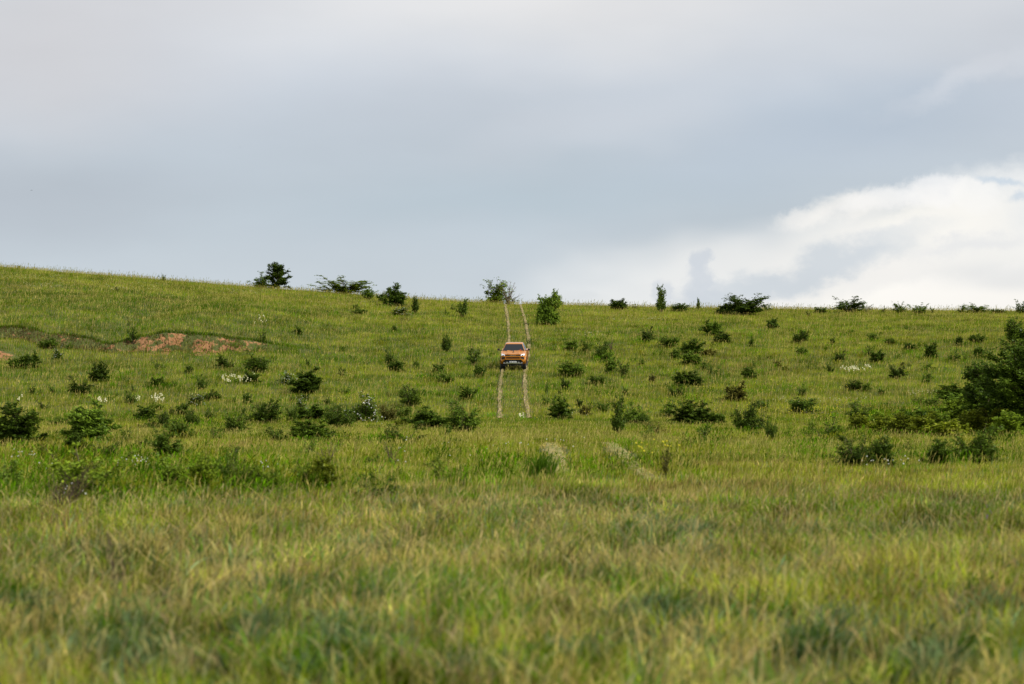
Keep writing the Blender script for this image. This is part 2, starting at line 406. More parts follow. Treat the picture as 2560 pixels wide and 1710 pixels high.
# local patches seen in the meadow: centre, radii in photo pixels, kind, strength
PATCH = [(1235, 1028, 30, 12, 'lush', .9), (1308, 1030, 22, 10, 'lush', .9), (1440, 1155, 50, 24, 'lush', .35), (1510, 1175, 80, 26, 'lush', .35),
         (1600, 1160, 110, 30, 'green', .35), (1750, 1130, 140, 30, 'olive', .5), (600, 1098, 90, 12, 'brown', .35), (130, 1062, 60, 10, 'brown', .3),
         (320, 1062, 60, 12, 'brown', .3), (1900, 905, 160, 22, 'brown', .28), (2350, 862, 160, 12, 'brown', .3), (2150, 880, 120, 16, 'brown', .22),
         (1720, 1200, 260, 25, 'brown', .35), (2150, 1190, 260, 40, 'brown', .35), (1400, 1230, 160, 26, 'brown', .28), (1350, 1310, 150, 45, 'straw', .5),
         (850, 1310, 160, 60, 'straw', .38), (1020, 1300, 120, 40, 'straw', .4), (1600, 1290, 60, 50, 'sage', .55), (1730, 1310, 80, 50, 'sage', .4),
         (840, 1590, 70, 75, 'sage', .75), (330, 1600, 160, 70, 'sage', .45), (1650, 1540, 120, 60, 'sage', .5), (1980, 1560, 160, 90, 'sage', .35),
         (2480, 1480, 130, 70, 'sage', .5), (50, 1490, 70, 60, 'dark', .6), (1500, 1440, 70, 40, 'straw', .3), (650, 1450, 120, 50, 'lush', .4),
         (1280, 1640, 180, 50, 'straw', .4), (1800, 1640, 200, 60, 'straw', .4), (2450, 1620, 140, 70, 'straw', .45), (60, 1660, 140, 60, 'straw', .3),
         (1560, 1400, 200, 40, 'green', .3), (1050, 1520, 160, 60, 'olive', .4), (1480, 1700, 120, 60, 'olive', .4), (2100, 1420, 150, 50, 'brown', .3),
         (120, 930, 200, 16, 'dark', .6), (850, 945, 260, 12, 'dark', .35), (250, 750, 420, 45, 'dark', .5), (720, 800, 260, 30, 'dark', .25),  # first dark band: shading of the undulating slope put into the grass colour
         (1000, 825, 200, 18, 'dark', .3), (200, 700, 260, 8, 'yellow', .7), (500, 730, 200, 9, 'yellow', .6), (1600, 795, 120, 12, 'yellow', .5),
         (60, 712, 60, 4, 'straw', .45), (300, 715, 80, 4, 'straw', .35), (1250, 757, 80, 12, 'yellow', .6), (750, 740, 180, 14, 'yellow', .5),
         (2250, 805, 300, 14, 'green', .5), (1900, 830, 60, 20, 'lush', .3), (300, 878, 200, 12, 'yellow', .4), (150, 838, 160, 10, 'brown', .55),
         (350, 855, 30, 14, 'dark', .8), (1450, 960, 140, 20, 'green', .3), (2150, 985, 220, 14, 'yellow', .35), (1700, 1010, 400, 22, 'yellow', .3),
         (2060, 1034, 70, 4, 'brown', .5), (2400, 1050, 150, 25, 'green', .6), (600, 985, 250, 14, 'green', .3), (2050, 1110, 130, 30, 'lush', .4),
         (800, 1180, 300, 30, 'green', .35), (1230, 1170, 30, 35, 'lush', .6), (450, 1190, 260, 35, 'lush', .3)]
_PW = []
for (px, py, rx, ry, kind, st) in PATCH:
    x0, d0 = at(px, py, .3); _, dn = at(px, min(py + ry, 1709), .3); _, df = at(px, py - ry, .3)
    _PW.append((x0, d0, rx / FPX * d0, max(.25, abs(d0 - dn)), max(.25, abs(df - d0)), kind, st))


def grass_colour(x, y, rs):
    n = len(x)
    a = fbm(x, y, 11, 31); b = fbm(x, y, 3.0, 32); c = fbm(x, y, .9, 33, 2)
    t = np.clip((a * .36 + b * .34 + c * .30 - .39) / .20, 0, 1)[:, None]
    col = PALV['green'] * (1 - t) + PALV['yellow'] * t
    left = (sstep(-6, -30, x) * sstep(140, 175, y))[:, None] * .35  # left hill darkened by colour, standing in for cloud shade
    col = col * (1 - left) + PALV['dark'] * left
    crest = sstep(232, 262, y)[:, None] * .35
    col = col * (1 - crest) + PALV['yellow'] * crest
    s = fbm(x, y, 2.2, 41)
    p_straw = .04 + .05 * sstep(45, 20, y) + .22 * sstep(.5, .75, s) + .04 * sstep(120, 60, y)
    r = rs.rand(n)
    tone = 1 + .0 * r
    kind = {k: np.zeros(n) for k in PAL}
    for (x0, d0, rx, rn, rf, k, st) in _PW:
        dy = np.where(y < d0, (y - d0) / rn, (y - d0) / rf)
        e = np.sqrt(((x - x0) / rx) ** 2 + dy ** 2) + (b - .5) * 1.3 + (c - .5) * .7
        kind[k] = np.maximum(kind[k], (1 - sstep(.4, 1.25, e)) * st)
    for k in PAL:
        pick = rs.rand(n) < kind[k]
        col = np.where(pick[:, None], PALV[k], col)
    col = np.where((r < p_straw)[:, None], PALV['straw'] * (.6 + .5 * rs.rand(n))[:, None], col)
    pb = .03 + .07 * sstep(45, 20, y) + .16 * sstep(.52, .72, fbm(x, y, 5, 44)) * sstep(150, 60, y)
    col = np.where((rs.rand(n) < pb)[:, None], PALV['brown'], col)
    ps = .03 + .25 * sstep(.6, .75, fbm(x, y, 1.6, 47)) * sstep(60, 30, y)
    col = np.where((rs.rand(n) < ps)[:, None], PALV['sage'], col)
    dk = sstep(.50, .34, b)[:, None] * .30
    col = col * (1 - dk) + PALV['dark'] * dk
    _, yb, pxb = bank(x, y)
    u = y - yb
    fm = sstep(-.3, .1, u) * (1 - sstep(1.1, 1.5, u)) * np.interp(pxb, [-300, 0, 260, 300, 640, 700], [.7, .75, .6, .55, .5, 0])
    col = np.where((rs.rand(n) < fm)[:, None], PALV['bare'], col)
    lip_shade = sstep(.9, 1.3, u) * (1 - sstep(1.6, 3.2, u)) * np.interp(pxb, [-300, 0, 560, 660, 720], [.5, .6, .8, .6, 0])  # shade of overhanging turf, put into the grass colour along the bank rim
    col = np.where((rs.rand(n) < lip_shade)[:, None], PALV['dark'] * .8, col)
    yj = y * (.8 + .4 * rs.rand(n)); cs = np.select([yj < 28, yj < 60, yj < 120], [.11, .26, .5], .85)
    cl = vnoise(x / cs, y / cs * .6, 71); c2 = vnoise(x / cs * .37, y / cs * .25, 72)
    near = sstep(60, 25, y)
    col = col * (1 + (cl - .5) * (.7 + .35 * near) + (c2 - .5) * (.45 + .8 * near))[:, None]
    t3 = fbm(x, y, .75, 81, 3); t4 = vnoise(x / .34, y / .30, 82)
    col = col * (1 + near * ((t3 - .5) * 1.9 + (t4 - .5) * .9))[:, None]
    for kk, sd, th in (('sage', 83, .70), ('dark', 84, .68), ('lush', 85, .66), ('brown', 86, .72)):
        pk = sstep(th, th + .12, vnoise(x / .55, y / .5, sd) * .7 + .3 * t4) * near * .8
        col = np.where((rs.rand(n) < pk)[:, None], PALV[kk] * (.75 + .5 * t3)[:, None], col)
    st = (sstep(.62, .80, fbm(x, y, .55, 73, 2) * .6 + vnoise(x / 2.1, y / 2.1, 74) * .4 + .05) * near * .75)
    col = np.where((rs.rand(n) < st)[:, None], PALV['straw'] * .85, col)
    return col * (.72 + .56 * rs.rand(n))[:, None]


def blades(x, y, h, w, col, rs, segs, lean=.35, stalk=False, wind=.10):
    n = len(x); z = terrain(x, y) - .02
    ang = rs.rand(n) * math.pi * 2
    fx, fy = np.cos(ang), np.sin(ang)
    la = rs.rand(n) * math.pi * 2; lm = lean * rs.rand(n) ** 1.0
    lx = np.cos(la) * lm + wind; ly = np.sin(la) * lm
    if stalk: lev = [(0, .35), (.70, .30), (.86, 1.0)]
    elif segs == 3: lev = [(0, .8), (.4, 1.0), (.75, .65)]
    elif segs == 2: lev = [(0, 1.0), (.55, .8)]
    else: lev = [(0, 1.0)]
    P = []
    for t, ww in lev:
        cx = x + lx * h * t * t; cy = y + ly * h * t * t; cz = z + h * t * (1 - .15 * lm * t)
        P.append(np.stack([cx - fx * w * ww / 2, cy - fy * w * ww / 2, cz], 1)); P.append(np.stack([cx + fx * w * ww / 2, cy + fy * w * ww / 2, cz], 1))
    P.append(np.stack([x + lx * h, y + ly * h, z + h * (1 - .2 * lm)], 1))
    k = len(P)
    Vv = np.stack(P, 1).reshape(-1, 3)
    tr = []
    for s in range(len(lev) - 1):
        o = s * 2; tr += [(o, o + 1, o + 3), (o, o + 3, o + 2)]
    o = (len(lev) - 1) * 2; tr.append((o, o + 1, o + 2))
    T = np.array(tr)[None] + (np.arange(n) * k)[:, None, None]
    return Vv, T.reshape(-1, 3), np.repeat(col, k, 0)


def scatter(y0, y1, dens, rs, margin=1.13, extra=2.5, fine=True):
    """random points over the wedge the camera sees, with a margin at both sides; dens is a function of distance"""
    out = []
    step = max(1.0, (y1 - y0) / 40)
    y = y0
    while y < y1:
        ye = min(y + step, y1); hw = .2118 * margin * ye + extra
        n = int((ye - y) * 2 * hw * dens((y + ye) / 2))
        out.append(np.stack([rs.uniform(-hw, hw, n), rs.uniform(y, ye, n)], 1)); y = ye
    p = np.concatenate(out)
    m, dl = track_mask(p[:, 0], p[:, 1])
    keep = rs.rand(len(p)) > m * np.where(p[:, 1] > 100, .90, .97)
    sm = soil_mask(p[:, 0], p[:, 1])[1]
    keep &= rs.rand(len(p)) > sm * .82
    return p[keep, 0], p[keep, 1]


def grass_height(x, y):
    hh = np.interp(y, [0, 15, 30, 45, 62, 130, 170, 290], [.24, .26, .29, .24, .22, .24, .27, .27])
    f = .45 + .7 * fbm(x, y, 2.6, 51) + .4 * vnoise(x / .45, y / .45, 52)
    f = f * (1 + sstep(40, 20, y) * (fbm(x, y, .6, 53) - .5) * 1.6)
    m, dl = track_mask(x, y)
    mid = np.where((y > 128) & (np.abs(x - track_centre(y)) < 1.1), .75, 1.0)
    mid = np.where((y > 46) & (y < 66) & (np.abs(x - track_centre(y)) < 1.2), .6, mid)
    gb = np.where(bank(x, y)[1] - y > 0, 1, 1)
    return hh * f * mid * gb * np.clip((dl - .1) / .35 * .5 + .5, .45, 1) if False else hh * f * mid


WEEDS = [(250, 1180, 300, 60, 130), (620, 1190, 260, 40, 90), (150, 1120, 180, 40, 50), (850, 1090, 300, 40, 60), (2330, 1040, 240, 30, 170), (2050, 1090, 140, 30, 60),
         (2250, 1120, 280, 40, 60), (1520, 1150, 320, 40, 26), (1750, 1080, 200, 30, 30), (500, 1050, 300, 30, 50), (1240, 1165, 60, 30, 14), (1450, 870, 200, 60, 16),
         (2200, 870, 300, 50, 20), (1000, 970, 200, 40, 16), (350, 950, 300, 40, 40), (800, 780, 250, 30, 8), (1600, 880, 500, 90, 70), (2200, 860, 320, 60, 60), (800, 900, 400, 60, 40), (1700, 985, 500, 30, 40)]
SAGE = [(840, 1600, 60, 60, 22), (830, 1640, 110, 40, 12), (330, 1600, 130, 60, 16), (1650, 1540, 110, 50, 12), (1600, 1300, 70, 40, 16), (1740, 1310, 70, 40, 10), (2480, 1490, 110, 50, 12),
        (1980, 1560, 150, 70, 12), (650, 1560, 60, 30, 6), (1250, 1650, 300, 40, 8), (2300, 1640, 150, 40, 8), (50, 1490, 60, 30, 8)]


def build_grass():
    rs = np.random.RandomState(11)
    M = mat_leafy('meadow_grass', trans=.38)
    parts = {'grass': [], 'tall': [], 'weeds': []}
    # near, knee-high and out of focus
    x, y = scatter(6.0, 34, lambda d: 620 if d < 20 else 520, rs, 1.2, 1.5)
    k = rs.rand(len(x)) < .35 + 1.3 * sstep(.35, .65, fbm(x, y, .35, 91, 2)); x, y = x[k], y[k]
    w = .005 + .005 * rs.rand(len(x)); w *= 1 + .6 * sstep(18, 34, y)
    parts['grass'].append(blades(x, y, grass_height(x, y) * (.5 + .6 * rs.rand(len(x))), w, grass_colour(x, y, rs), rs, 3, 1.15, False, .04))
    x, y = scatter(6.0, 34, lambda d: 36, rs, 1.2, 1.5)
    parts['tall'].append(blades(x, y, .22 + .28 * rs.rand(len(x)) ** 1.5, .007 + .008 * rs.rand(len(x)), grass_colour(x, y, rs) * .35 + np.array([.40, .31, .16]) * (.45 + .5 * rs.rand(len(x)))[:, None], rs, 3, 1.0, True))
    x, y = scatter(6.0, 34, lambda d: 110, rs, 1.2, 1.5)      # broad leaved herbs
    k = fbm(x, y, .8, 61) > .5; x, y = x[k], y[k]
    parts['tall'].append(blades(x, y, .10 + .20 * rs.rand(len(x)), .018 + .022 * rs.rand(len(x)), grass_colour(x, y, rs) * .5 + PALV['sage'] * .40, rs, 3, 1.3))
    # extra tufts on the steep bank
    x = rs.uniform(-46, -16, 9000); y = bank(x, x * 0)[1] + rs.uniform(-.3, 1.9, len(x)); k = rs.rand(len(x)) > soil_mask(x, y)[1] * .95
    x, y = x[k], y[k]
    parts['tall'].append(blades(x, y, .12 + .2 * rs.rand(len(x)), .03 + .02 * rs.rand(len(x)), grass_colour(x, y, rs) * .8, rs, 2, .8))
    # rough weeds in clumps between the bushes
    cx_, cy_ = [], []
    for (px, py, rx, ry, nn) in WEEDS:
        for _ in range(nn):
            q = at(px + rs.normal() * rx * .5, py + rs.normal() * ry * .5, .25); cx_.append(q[0]); cy_.append(q[1])
    cx_, cy_ = np.array(cx_), np.array(cy_); k = 46
    sp = .12 + .35 * rs.rand(len(cx_)); tone = rs.rand(len(cx_))
    x = np.repeat(cx_, k) + rs.normal(size=len(cx_) * k) * np.repeat(sp, k); y = np.repeat(cy_, k) + rs.normal(size=len(cx_) * k) * np.repeat(sp, k)
    tn = np.repeat(tone, k)[:, None]
    c = np.where(tn < .45, PALV['dark'] * .75, np.where(tn < .8, PALV['lush'] * .85, PALV['olive'])) * (.6 + .7 * rs.rand(len(x)))[:, None]
    hgt = np.repeat(.26 + .26 * rs.rand(len(cx_)), k) * (.5 + .6 * rs.rand(len(x)))
    parts['weeds'].append(blades(x, y, hgt, .014 + .00020 * y, c, rs, 3, .9, True))
    # grey green and dark leafy herbs near the viewer
    cx_, cy_ = [], []
    for (px, py, rx, ry, nn) in SAGE:
        for _ in range(nn):
            q = at(min(max(px + rs.normal() * rx * .5, -80), 2640), min(py + rs.normal() * ry * .5, 1709), .15); cx_.append(q[0]); cy_.append(q[1])
    cx_, cy_ = np.array(cx_), np.array(cy_); k = 90; sp = .03 + .05 * rs.rand(len(cx_))
    ax, ay = rs.normal(size=len(cx_) * k), rs.normal(size=len(cx_) * k)
    x = np.repeat(cx_, k) + ax * np.repeat(sp, k); y = np.repeat(cy_, k) + ay * np.repeat(sp, k)
    tn = np.repeat(rs.rand(len(cx_)), k)[:, None]
    c = np.where(tn < .7, np.array([.15, .215, .085]), PALV['dark'] * .9) * (.55 + .8 * rs.rand(len(x)))[:, None]
    parts['weeds'].append(blades(x, y, np.repeat(.16 + .16 * rs.rand(len(cx_)), k) * (.4 + .7 * rs.rand(len(x))), .013 + .014 * rs.rand(len(x)), c, rs, 3, 1.2))
    # flattened straw lying in the near ruts
    y = rs.uniform(43, 68, 3600); x = track_centre(y) + np.where(rs.rand(len(y)) < .5, -1, 1) * GAUGE + rs.normal(size=len(y)) * .17
    parts['tall'].append(blades(x, y, .05 + .08 * rs.rand(len(x)), .018 + .014 * rs.rand(len(x)), np.where((rs.rand(len(x)) < .8)[:, None], PALV['straw'] * .9, PALV['yellow'] * .8) * (.5 + .6 * rs.rand(len(x)))[:, None], rs, 3, 1.6))
    # long bent dry stalks
    x, y = scatter(6.0, 34, lambda d: 2.5, rs, 1.2, 1.5)
    parts['tall'].append(blades(x, y, .30 + .25 * rs.rand(len(x)), .007 + .004 * rs.rand(len(x)), PALV['straw'] * (.7 + .4 * rs.rand(len(x)))[:, None], rs, 3, 1.9))
    # middle
    x, y = scatter(34, 130, lambda d: np.interp(d, [34, 60, 130], [430, 230, 105]), rs)
    w = .008 + .00019 * y; w = w * (.6 + .7 * rs.rand(len(x)))
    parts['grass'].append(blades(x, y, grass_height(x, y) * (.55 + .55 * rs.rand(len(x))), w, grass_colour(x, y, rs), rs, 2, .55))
    x, y = scatter(34, 130, lambda d: np.interp(d, [34, 130], [15, 5]), rs)
    parts['tall'].append(blades(x, y, .26 + .24 * rs.rand(len(x)) ** 1.4, (.009 + .00012 * y), PALV['straw'] * (.25 + .4 * rs.rand(len(x)))[:, None] + grass_colour(x, y, rs) * .4, rs, 3, .4, True))
    # the hill
    x, y = scatter(130, 292, lambda d: np.interp(d, [130, 292], [80, 36]), rs, 1.1, 5)
    w = (.010 + .00015 * y) * (.6 + .8 * rs.rand(len(x)))
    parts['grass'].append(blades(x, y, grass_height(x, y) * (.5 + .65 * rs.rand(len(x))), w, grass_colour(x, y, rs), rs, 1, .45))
    x, y = scatter(130, 292, lambda d: 4.5, rs, 1.1, 5)
    parts['tall'].append(blades(x, y, .32 + .28 * rs.rand(len(x)), .020 + .03 * rs.rand(len(x)), PALV['straw'] * (.35 + .4 * rs.rand(len(x)))[:, None] + PALV['yellow'] * .2, rs, 3, .3, True))
    x, y = scatter(248, 275, lambda d: 1.4, rs, 1.1, 5)
    parts['tall'].append(blades(x, y, .45 + .55 * rs.rand(len(x)) ** 2, .022 + .02 * rs.rand(len(x)), PALV['olive'] * (.8 + .6 * rs.rand(len(x)))[:, None], rs, 3, .25, True))
    names = {'weeds': ('rough_weeds', 'rough dark and fresh green weeds growing in clumps between the bushes'), 'grass': ('grass', 'mixed green and straw coloured meadow grass covering the whole hillside'),
             'tall': ('seeding_grass', 'taller pale seed heads and herbs standing out of the meadow grass')}
    for k, lst in parts.items():
        off = 0; Vs, Ts, Cs = [], [], []
        for (v, t, c) in lst:
            Vs.append(v); Ts.append(t + off); Cs.append(c); off += len(v)
        link(names[k][0], mesh_np(k, np.concatenate(Vs), np.concatenate(Ts), np.concatenate(Cs), [M]), kind='stuff', label=names[k][1])


build_grass()


# ------------------------------------------------------------------ wildflowers
def flower_points(spec, rs):
    P = []
    for (px, py, rx, ry, n) in spec:
        for _ in range(n):
            a = px + rs.uniform(-rx, rx); b = py + rs.uniform(-ry, ry)
            P.append(at(a, b, .25))
    return np.array(P)


def flower_mesh(name, P, col, size, hmin, hmax, rs, label, spike=1):
    Vs, Cs = [], []
    for (x, y) in P:
        z0 = float(terrain(x, y)); h = rs.uniform(hmin, hmax)
        for s in range(spike):
            cz = z0 + h - s * size * 1.1; cx = x + rs.normal() * size * .4; cy = y + rs.normal() * size * .4
            r = size * rs.uniform(.7, 1.2) / 2 * (1 - .08 * s)
            for ax in ((1, 0, 0, 0, .35, 1), (0, 1, 0, .35, 0, 1), (1, 0, 0, 0, 1, .3)):
                u = np.array(ax[:3]) * r; v = np.array(ax[3:]) * r; c = np.array([cx, cy, cz])
                Vs += [c - u - v * .6, c + u * .8 - v, c + u + v * .7, c - u * .7 + v]
                Cs += [np.array(col) * rs.uniform(.8, 1.1)] * 4
    Vs = np.array(Vs); F = np.arange(len(Vs)).reshape(-1, 4)
    link(name, mesh_np(name, Vs, F, np.array(Cs), [M_PETAL]), kind='stuff', label=label)


M_PETAL = mat_leafy('petals', trans=.3)
_r = np.random.RandomState(5)
flower_mesh('cream_wildflowers', flower_points([(590, 948, 34, 6, 34), (625, 945, 10, 7, 9), (392, 998, 16, 7, 18), (256, 1005, 12, 4, 10), (344, 998, 4, 3, 5),
            (2130, 924, 30, 5, 24), (2170, 920, 8, 3, 6), (650, 800, 18, 8, 7), (52, 999, 6, 4, 4), (1305, 1041, 14, 3, 5)], _r),
            (.80, .78, .52), .085, .30, .5, _r, 'small drifts of cream flower spikes in the hillside grass', 2)
flower_mesh('white_daisies', flower_points([(330, 1160, 40, 8, 26), (60, 1140, 30, 8, 12), (120, 1172, 20, 4, 4), (190, 1230, 40, 12, 8), (480, 1178, 10, 4, 3), (700, 1170, 60, 14, 8), (1180, 1130, 200, 40, 20), (2230, 1160, 80, 8, 14), (1390, 1110, 100, 20, 10), (1450, 1035, 20, 6, 6), (2480, 1050, 40, 8, 10)], _r),
            (.75, .75, .68), .024, .26, .38, _r, 'single small white daisies dotted through the middle meadow', 1)
flower_mesh('yellow_wildflowers', flower_points([(1750, 1025, 460, 22, 190), (1560, 985, 260, 14, 60), (2030, 1022, 80, 8, 70), (2400, 975, 60, 12, 30), (1040, 950, 30, 10, 12),
            (850, 1000, 60, 14, 22), (700, 1030, 60, 10, 14), (2000, 960, 260, 22, 60), (1640, 1122, 60, 10, 18), (2450, 700, 0, 0, 0)], _r),
            (.66, .60, .06), .045, .25, .42, _r, 'scattered tiny yellow flowers in the grass below the hill', 1)
flower_mesh('pale_yarrow', flower_points([(70, 693, 90, 5, 60), (110, 712, 50, 5, 50), (340, 716, 80, 8, 60), (620, 728, 60, 7, 50), (1600, 796, 70, 5, 50), (1480, 835, 40, 4, 24),
            (1245, 755, 60, 8, 30), (2050, 1000, 120, 6, 40), (2330, 982, 60, 5, 40), (850, 760, 80, 6, 24)], _r),
            (.46, .46, .22), .07, .24, .36, _r, 'pale flat flower heads dusting the crest and the foot of the slope', 1)
flower_mesh('purple_wildflowers', flower_points([(2070, 1035, 70, 4, 60), (2475, 1290, 8, 26, 3)], _r),
            (.20, .14, .24), .020, .26, .40, _r, 'thin band of dull purple flowers below the layered bush right of the pickup', 2)


# ------------------------------------------------------------------ shrubs
def perp(d, rs):
    v = rs.normal(size=3); v -= d * np.dot(v, d); return v / (np.linalg.norm(v) + 1e-9)


def grow(seed, nb, shape, ntw, twig, nleaf, leaf, flat=.5, droop=0.0, tmin=.35, rag=.25, arms=0, bare=0.0, stem=.012):
    """branch paths and leaf quads in a unit box: x, y in -0.5..0.5, z in 0..1"""
    rs = np.random.RandomState(seed)
    paths, leaves = [], []
    lobes = [(rs.uniform(-.26, .26), rs.uniform(-.26, .26), rs.uniform(.5, .8), rs.uniform(.6, .95)) for _ in range(3)] + [(rs.uniform(-.1, .1), rs.uniform(-.1, .1), .8, 1.0)]
    for i in range(nb + arms):
        u = rs.rand(); ph = rs.rand() * 2 * math.pi
        rad = math.sqrt(rs.rand())
        arm = i >= nb
        if shape == 'dome':
            el = math.acos(1 - u) if not arm else rs.uniform(.5, 1.3)
            r = rs.uniform(.62, .95) if not arm else rs.uniform(1.0, 1.2)
            lb = lobes[rs.randint(4)]
            tip = np.array([lb[0] + .5 * lb[2] * r * math.sin(el) * math.cos(ph), lb[1] + .5 * lb[2] * r * math.sin(el) * math.sin(ph), max(.04, r * math.cos(el) * .97 * lb[3])])
        elif shape == 'column':
            z = rs.uniform(.2, .97); r = .42 * (1 - (z - .3) ** 2) * rad
            tip = np.array([r * math.cos(ph), r * math.sin(ph), z])
        elif shape == 'vase':
            r = rs.uniform(.25, .48) * (1.15 if arm else 1)
            tip = np.array([r * math.cos(ph), r * math.sin(ph), rs.uniform(.22, 1.0) * (.55 + .5 * vnoise(ph * .8, 0, seed)) - r * .08])
            tip[2] /= .95
        elif shape == 'low':
            r = .5 * rad * (1.15 if arm else 1)
            tip = np.array([r * math.cos(ph), r * math.sin(ph), rs.uniform(.35, .95) * (1 - r * .9)])
        else:                                                     # 'tree'
            z = rs.uniform(.08, .97); r = .48 * math.sqrt(max(.05, 1 - ((z - .45) / .58) ** 2)) * rs.uniform(.35, 1)
            tip = np.array([r * math.cos(ph), r * math.sin(ph), z])
        tip = tip * (1 + rag * rs.normal() * .35)
        b0 = np.array([rs.normal() * .07, rs.normal() * .07, 0.0])
        if shape == 'low': b0[:2] = tip[:2] * rs.uniform(.2, .7)
        if shape == 'tree': b0 = np.array([rs.normal() * .015, rs.normal() * .015, min(tip[2] * .35, .3)])
        c = b0 * .5 + tip * .5 + np.array([-tip[0] * .18, -tip[1] * .18, .12 - droop * .2]) + rs.normal(size=3) * .03
        ts = np.linspace(0, 1, 6)[:, None]
        pts = (1 - ts) ** 2 * b0 + 2 * ts * (1 - ts) * c + ts ** 2 * tip
        paths.append((pts, stem * rs.uniform(.6, 1.2)))
        for k in range(ntw):
            t = rs.uniform(tmin, 1.0)
            p = (1 - t) ** 2 * b0 + 2 * t * (1 - t) * c + t * t * tip
            d = (2 * (1 - t) * (c - b0) + 2 * t * (tip - c)); d /= np.linalg.norm(d) + 1e-9
            o = p * np.array([1, 1, .25]); o /= np.linalg.norm(o) + 1e-9
            d = d * .6 + perp(d, rs) * .8 + o * .5; d[2] = d[2] * (1 - flat) + .12 - droop * .3; d /= np.linalg.norm(d)
            L = twig * rs.uniform(.4, 1.25)
            q = p + d * L
            paths.append((np.array([p, p * .5 + q * .5 + [0, 0, L * .06], q]), stem * .35))
            if rs.rand() < bare: continue
            m = rs.poisson(nleaf)
            if not m: continue
            tt = rs.uniform(.1, 1.08, m)[:, None]
            lp = p + (q - p) * tt + rs.normal(size=(m, 3)) * twig * .17 * np.array([1, 1, .6])
            leaves.append(lp)
    lp = np.concatenate(leaves); lp = lp[lp[:, 2] > 0.02]; n = len(lp)
    sz = leaf * rs.uniform(.6, 1.25, n)[:, None]
    nrm = rs.normal(size=(n, 3)); nrm[:, 2] = np.abs(nrm[:, 2]) + .9; nrm /= np.linalg.norm(nrm, axis=1)[:, None]
    a = np.cross(nrm, rs.normal(size=(n, 3))); a /= np.linalg.norm(a, axis=1)[:, None]; b = np.cross(nrm, a)
    Vv = np.stack([lp - a * sz, lp - b * sz * .55, lp + a * sz, lp + b * sz * .55], 1).reshape(-1, 3)
    F = np.arange(n * 4).reshape(-1, 4)
    g = rs.rand(n) ** 1.5
    cl = np.clip(vnoise(lp[:, 0] * 7, lp[:, 2] * 7 + lp[:, 1] * 5, seed) * 1.3 - .3, 0, 1)
    g = np.clip(g * .6 + cl * .4, 0, 1)[:, None]
    C = np.array([.040, .078, .010]) * (1 - g) + np.array([.165, .250, .026]) * g
    return paths, Vv, F, np.repeat(C, 4, 0), lp


def tubes(paths, col):
    Vs, Fs = [], []; base = 0
    for pts, r in paths:
        n = len(pts)
        for i, p in enumerate(pts):
            rr = r * (1 - .75 * i / (n - 1)) + r * .08
            for k in range(3):
                an = k * 2.0944; Vs.append((p[0] + rr * math.cos(an), p[1] + rr * math.sin(an), p[2] + rr * .3 * math.sin(an * 2)))
        for i in range(n - 1):
            for k in range(3):
                k2 = (k + 1) % 3; Fs.append((base + i * 3 + k, base + i * 3 + k2, base + i * 3 + 3 + k2, base + i * 3 + 3 + k))
        base += n * 3
    Vs = np.array(Vs); rs = np.random.RandomState(1)
    return Vs, np.array(Fs), np.array(col) * (.8 + .4 * rs.rand(len(Vs), 1))


KINDS = {
    # code: (variants, kwargs)
    'D': (5, dict(nb=70, shape='dome', ntw=16, twig=.14, nleaf=14, leaf=.033, flat=.45, rag=.25, arms=8, tmin=.45)),
    'S': (6, dict(nb=38, shape='dome', ntw=11, twig=.18, nleaf=10, leaf=.052, flat=.35, rag=.35, arms=7)),
    'L': (4, dict(nb=30, shape='vase', ntw=11, twig=.20, nleaf=11, leaf=.040, flat=.65, rag=.4, arms=9)),
    'O': (6, dict(nb=13, shape='vase', ntw=8, twig=.20, nleaf=8, leaf=.048, flat=.4, rag=.5, arms=5, tmin=.2)),
    'C': (3, dict(nb=64, shape='column', ntw=9, twig=.15, nleaf=9, leaf=.040, flat=.3, rag=.22, arms=0)),
    'B': (3, dict(nb=56, shape='low', ntw=10, twig=.14, nleaf=10, leaf=.036, flat=.5, rag=.35, arms=8)),
    'R': (2, dict(nb=52, shape='dome', ntw=10, twig=.16, nleaf=9, leaf=.032, flat=.35, rag=.28, arms=7)),
    'T': (2, dict(nb=18, shape='vase', ntw=9, twig=.20, nleaf=4, leaf=.030, flat=.2, rag=.5, arms=4, bare=.7, stem=.016)),
    'P': (2, dict(nb=6, shape='column', ntw=8, twig=.30, nleaf=14, leaf=.042, flat=.85, rag=.3, arms=0, tmin=.3)),
    'K': (5, dict(nb=40, shape='vase', ntw=11, twig=.17, nleaf=10, leaf=.034, flat=.3, rag=.35, arms=9)),
    'W': (4, dict(nb=24, shape='vase', ntw=11, twig=.16, nleaf=10, leaf=.034, flat=.25, rag=.45, arms=9, bare=.05, stem=.013)),
    'A': (3, dict(nb=30, shape='dome', ntw=10, twig=.17, nleaf=8, leaf=.032, flat=.3, rag=.3, arms=8, tmin=.3)),
    'G': (1, dict(nb=135, shape='tree', ntw=24, twig=.085, nleaf=22, leaf=.0150, flat=.5, rag=.2, arms=10, tmin=.42)),
    'E': (3, dict(nb=60, shape='tree', ntw=15, twig=.12, nleaf=12, leaf=.030, flat=.25, rag=.18, arms=0, tmin=.5)),
}
TONES = {'d': (.92, .92, .75), 'm': (1.4, 1.35, 1.1), 'b': (2.0, 1.75, 1.2), 'n': (1.6, .95, 1.4), 'y': (2.1, 1.55, .9)}
M_LEAF = {t: mat_leafy('foliage_' + t, TONES[t],   .30, .012, .28) for t in TONES}
M_BARK = mat_leafy('bark', trans=0)
_proto = {}


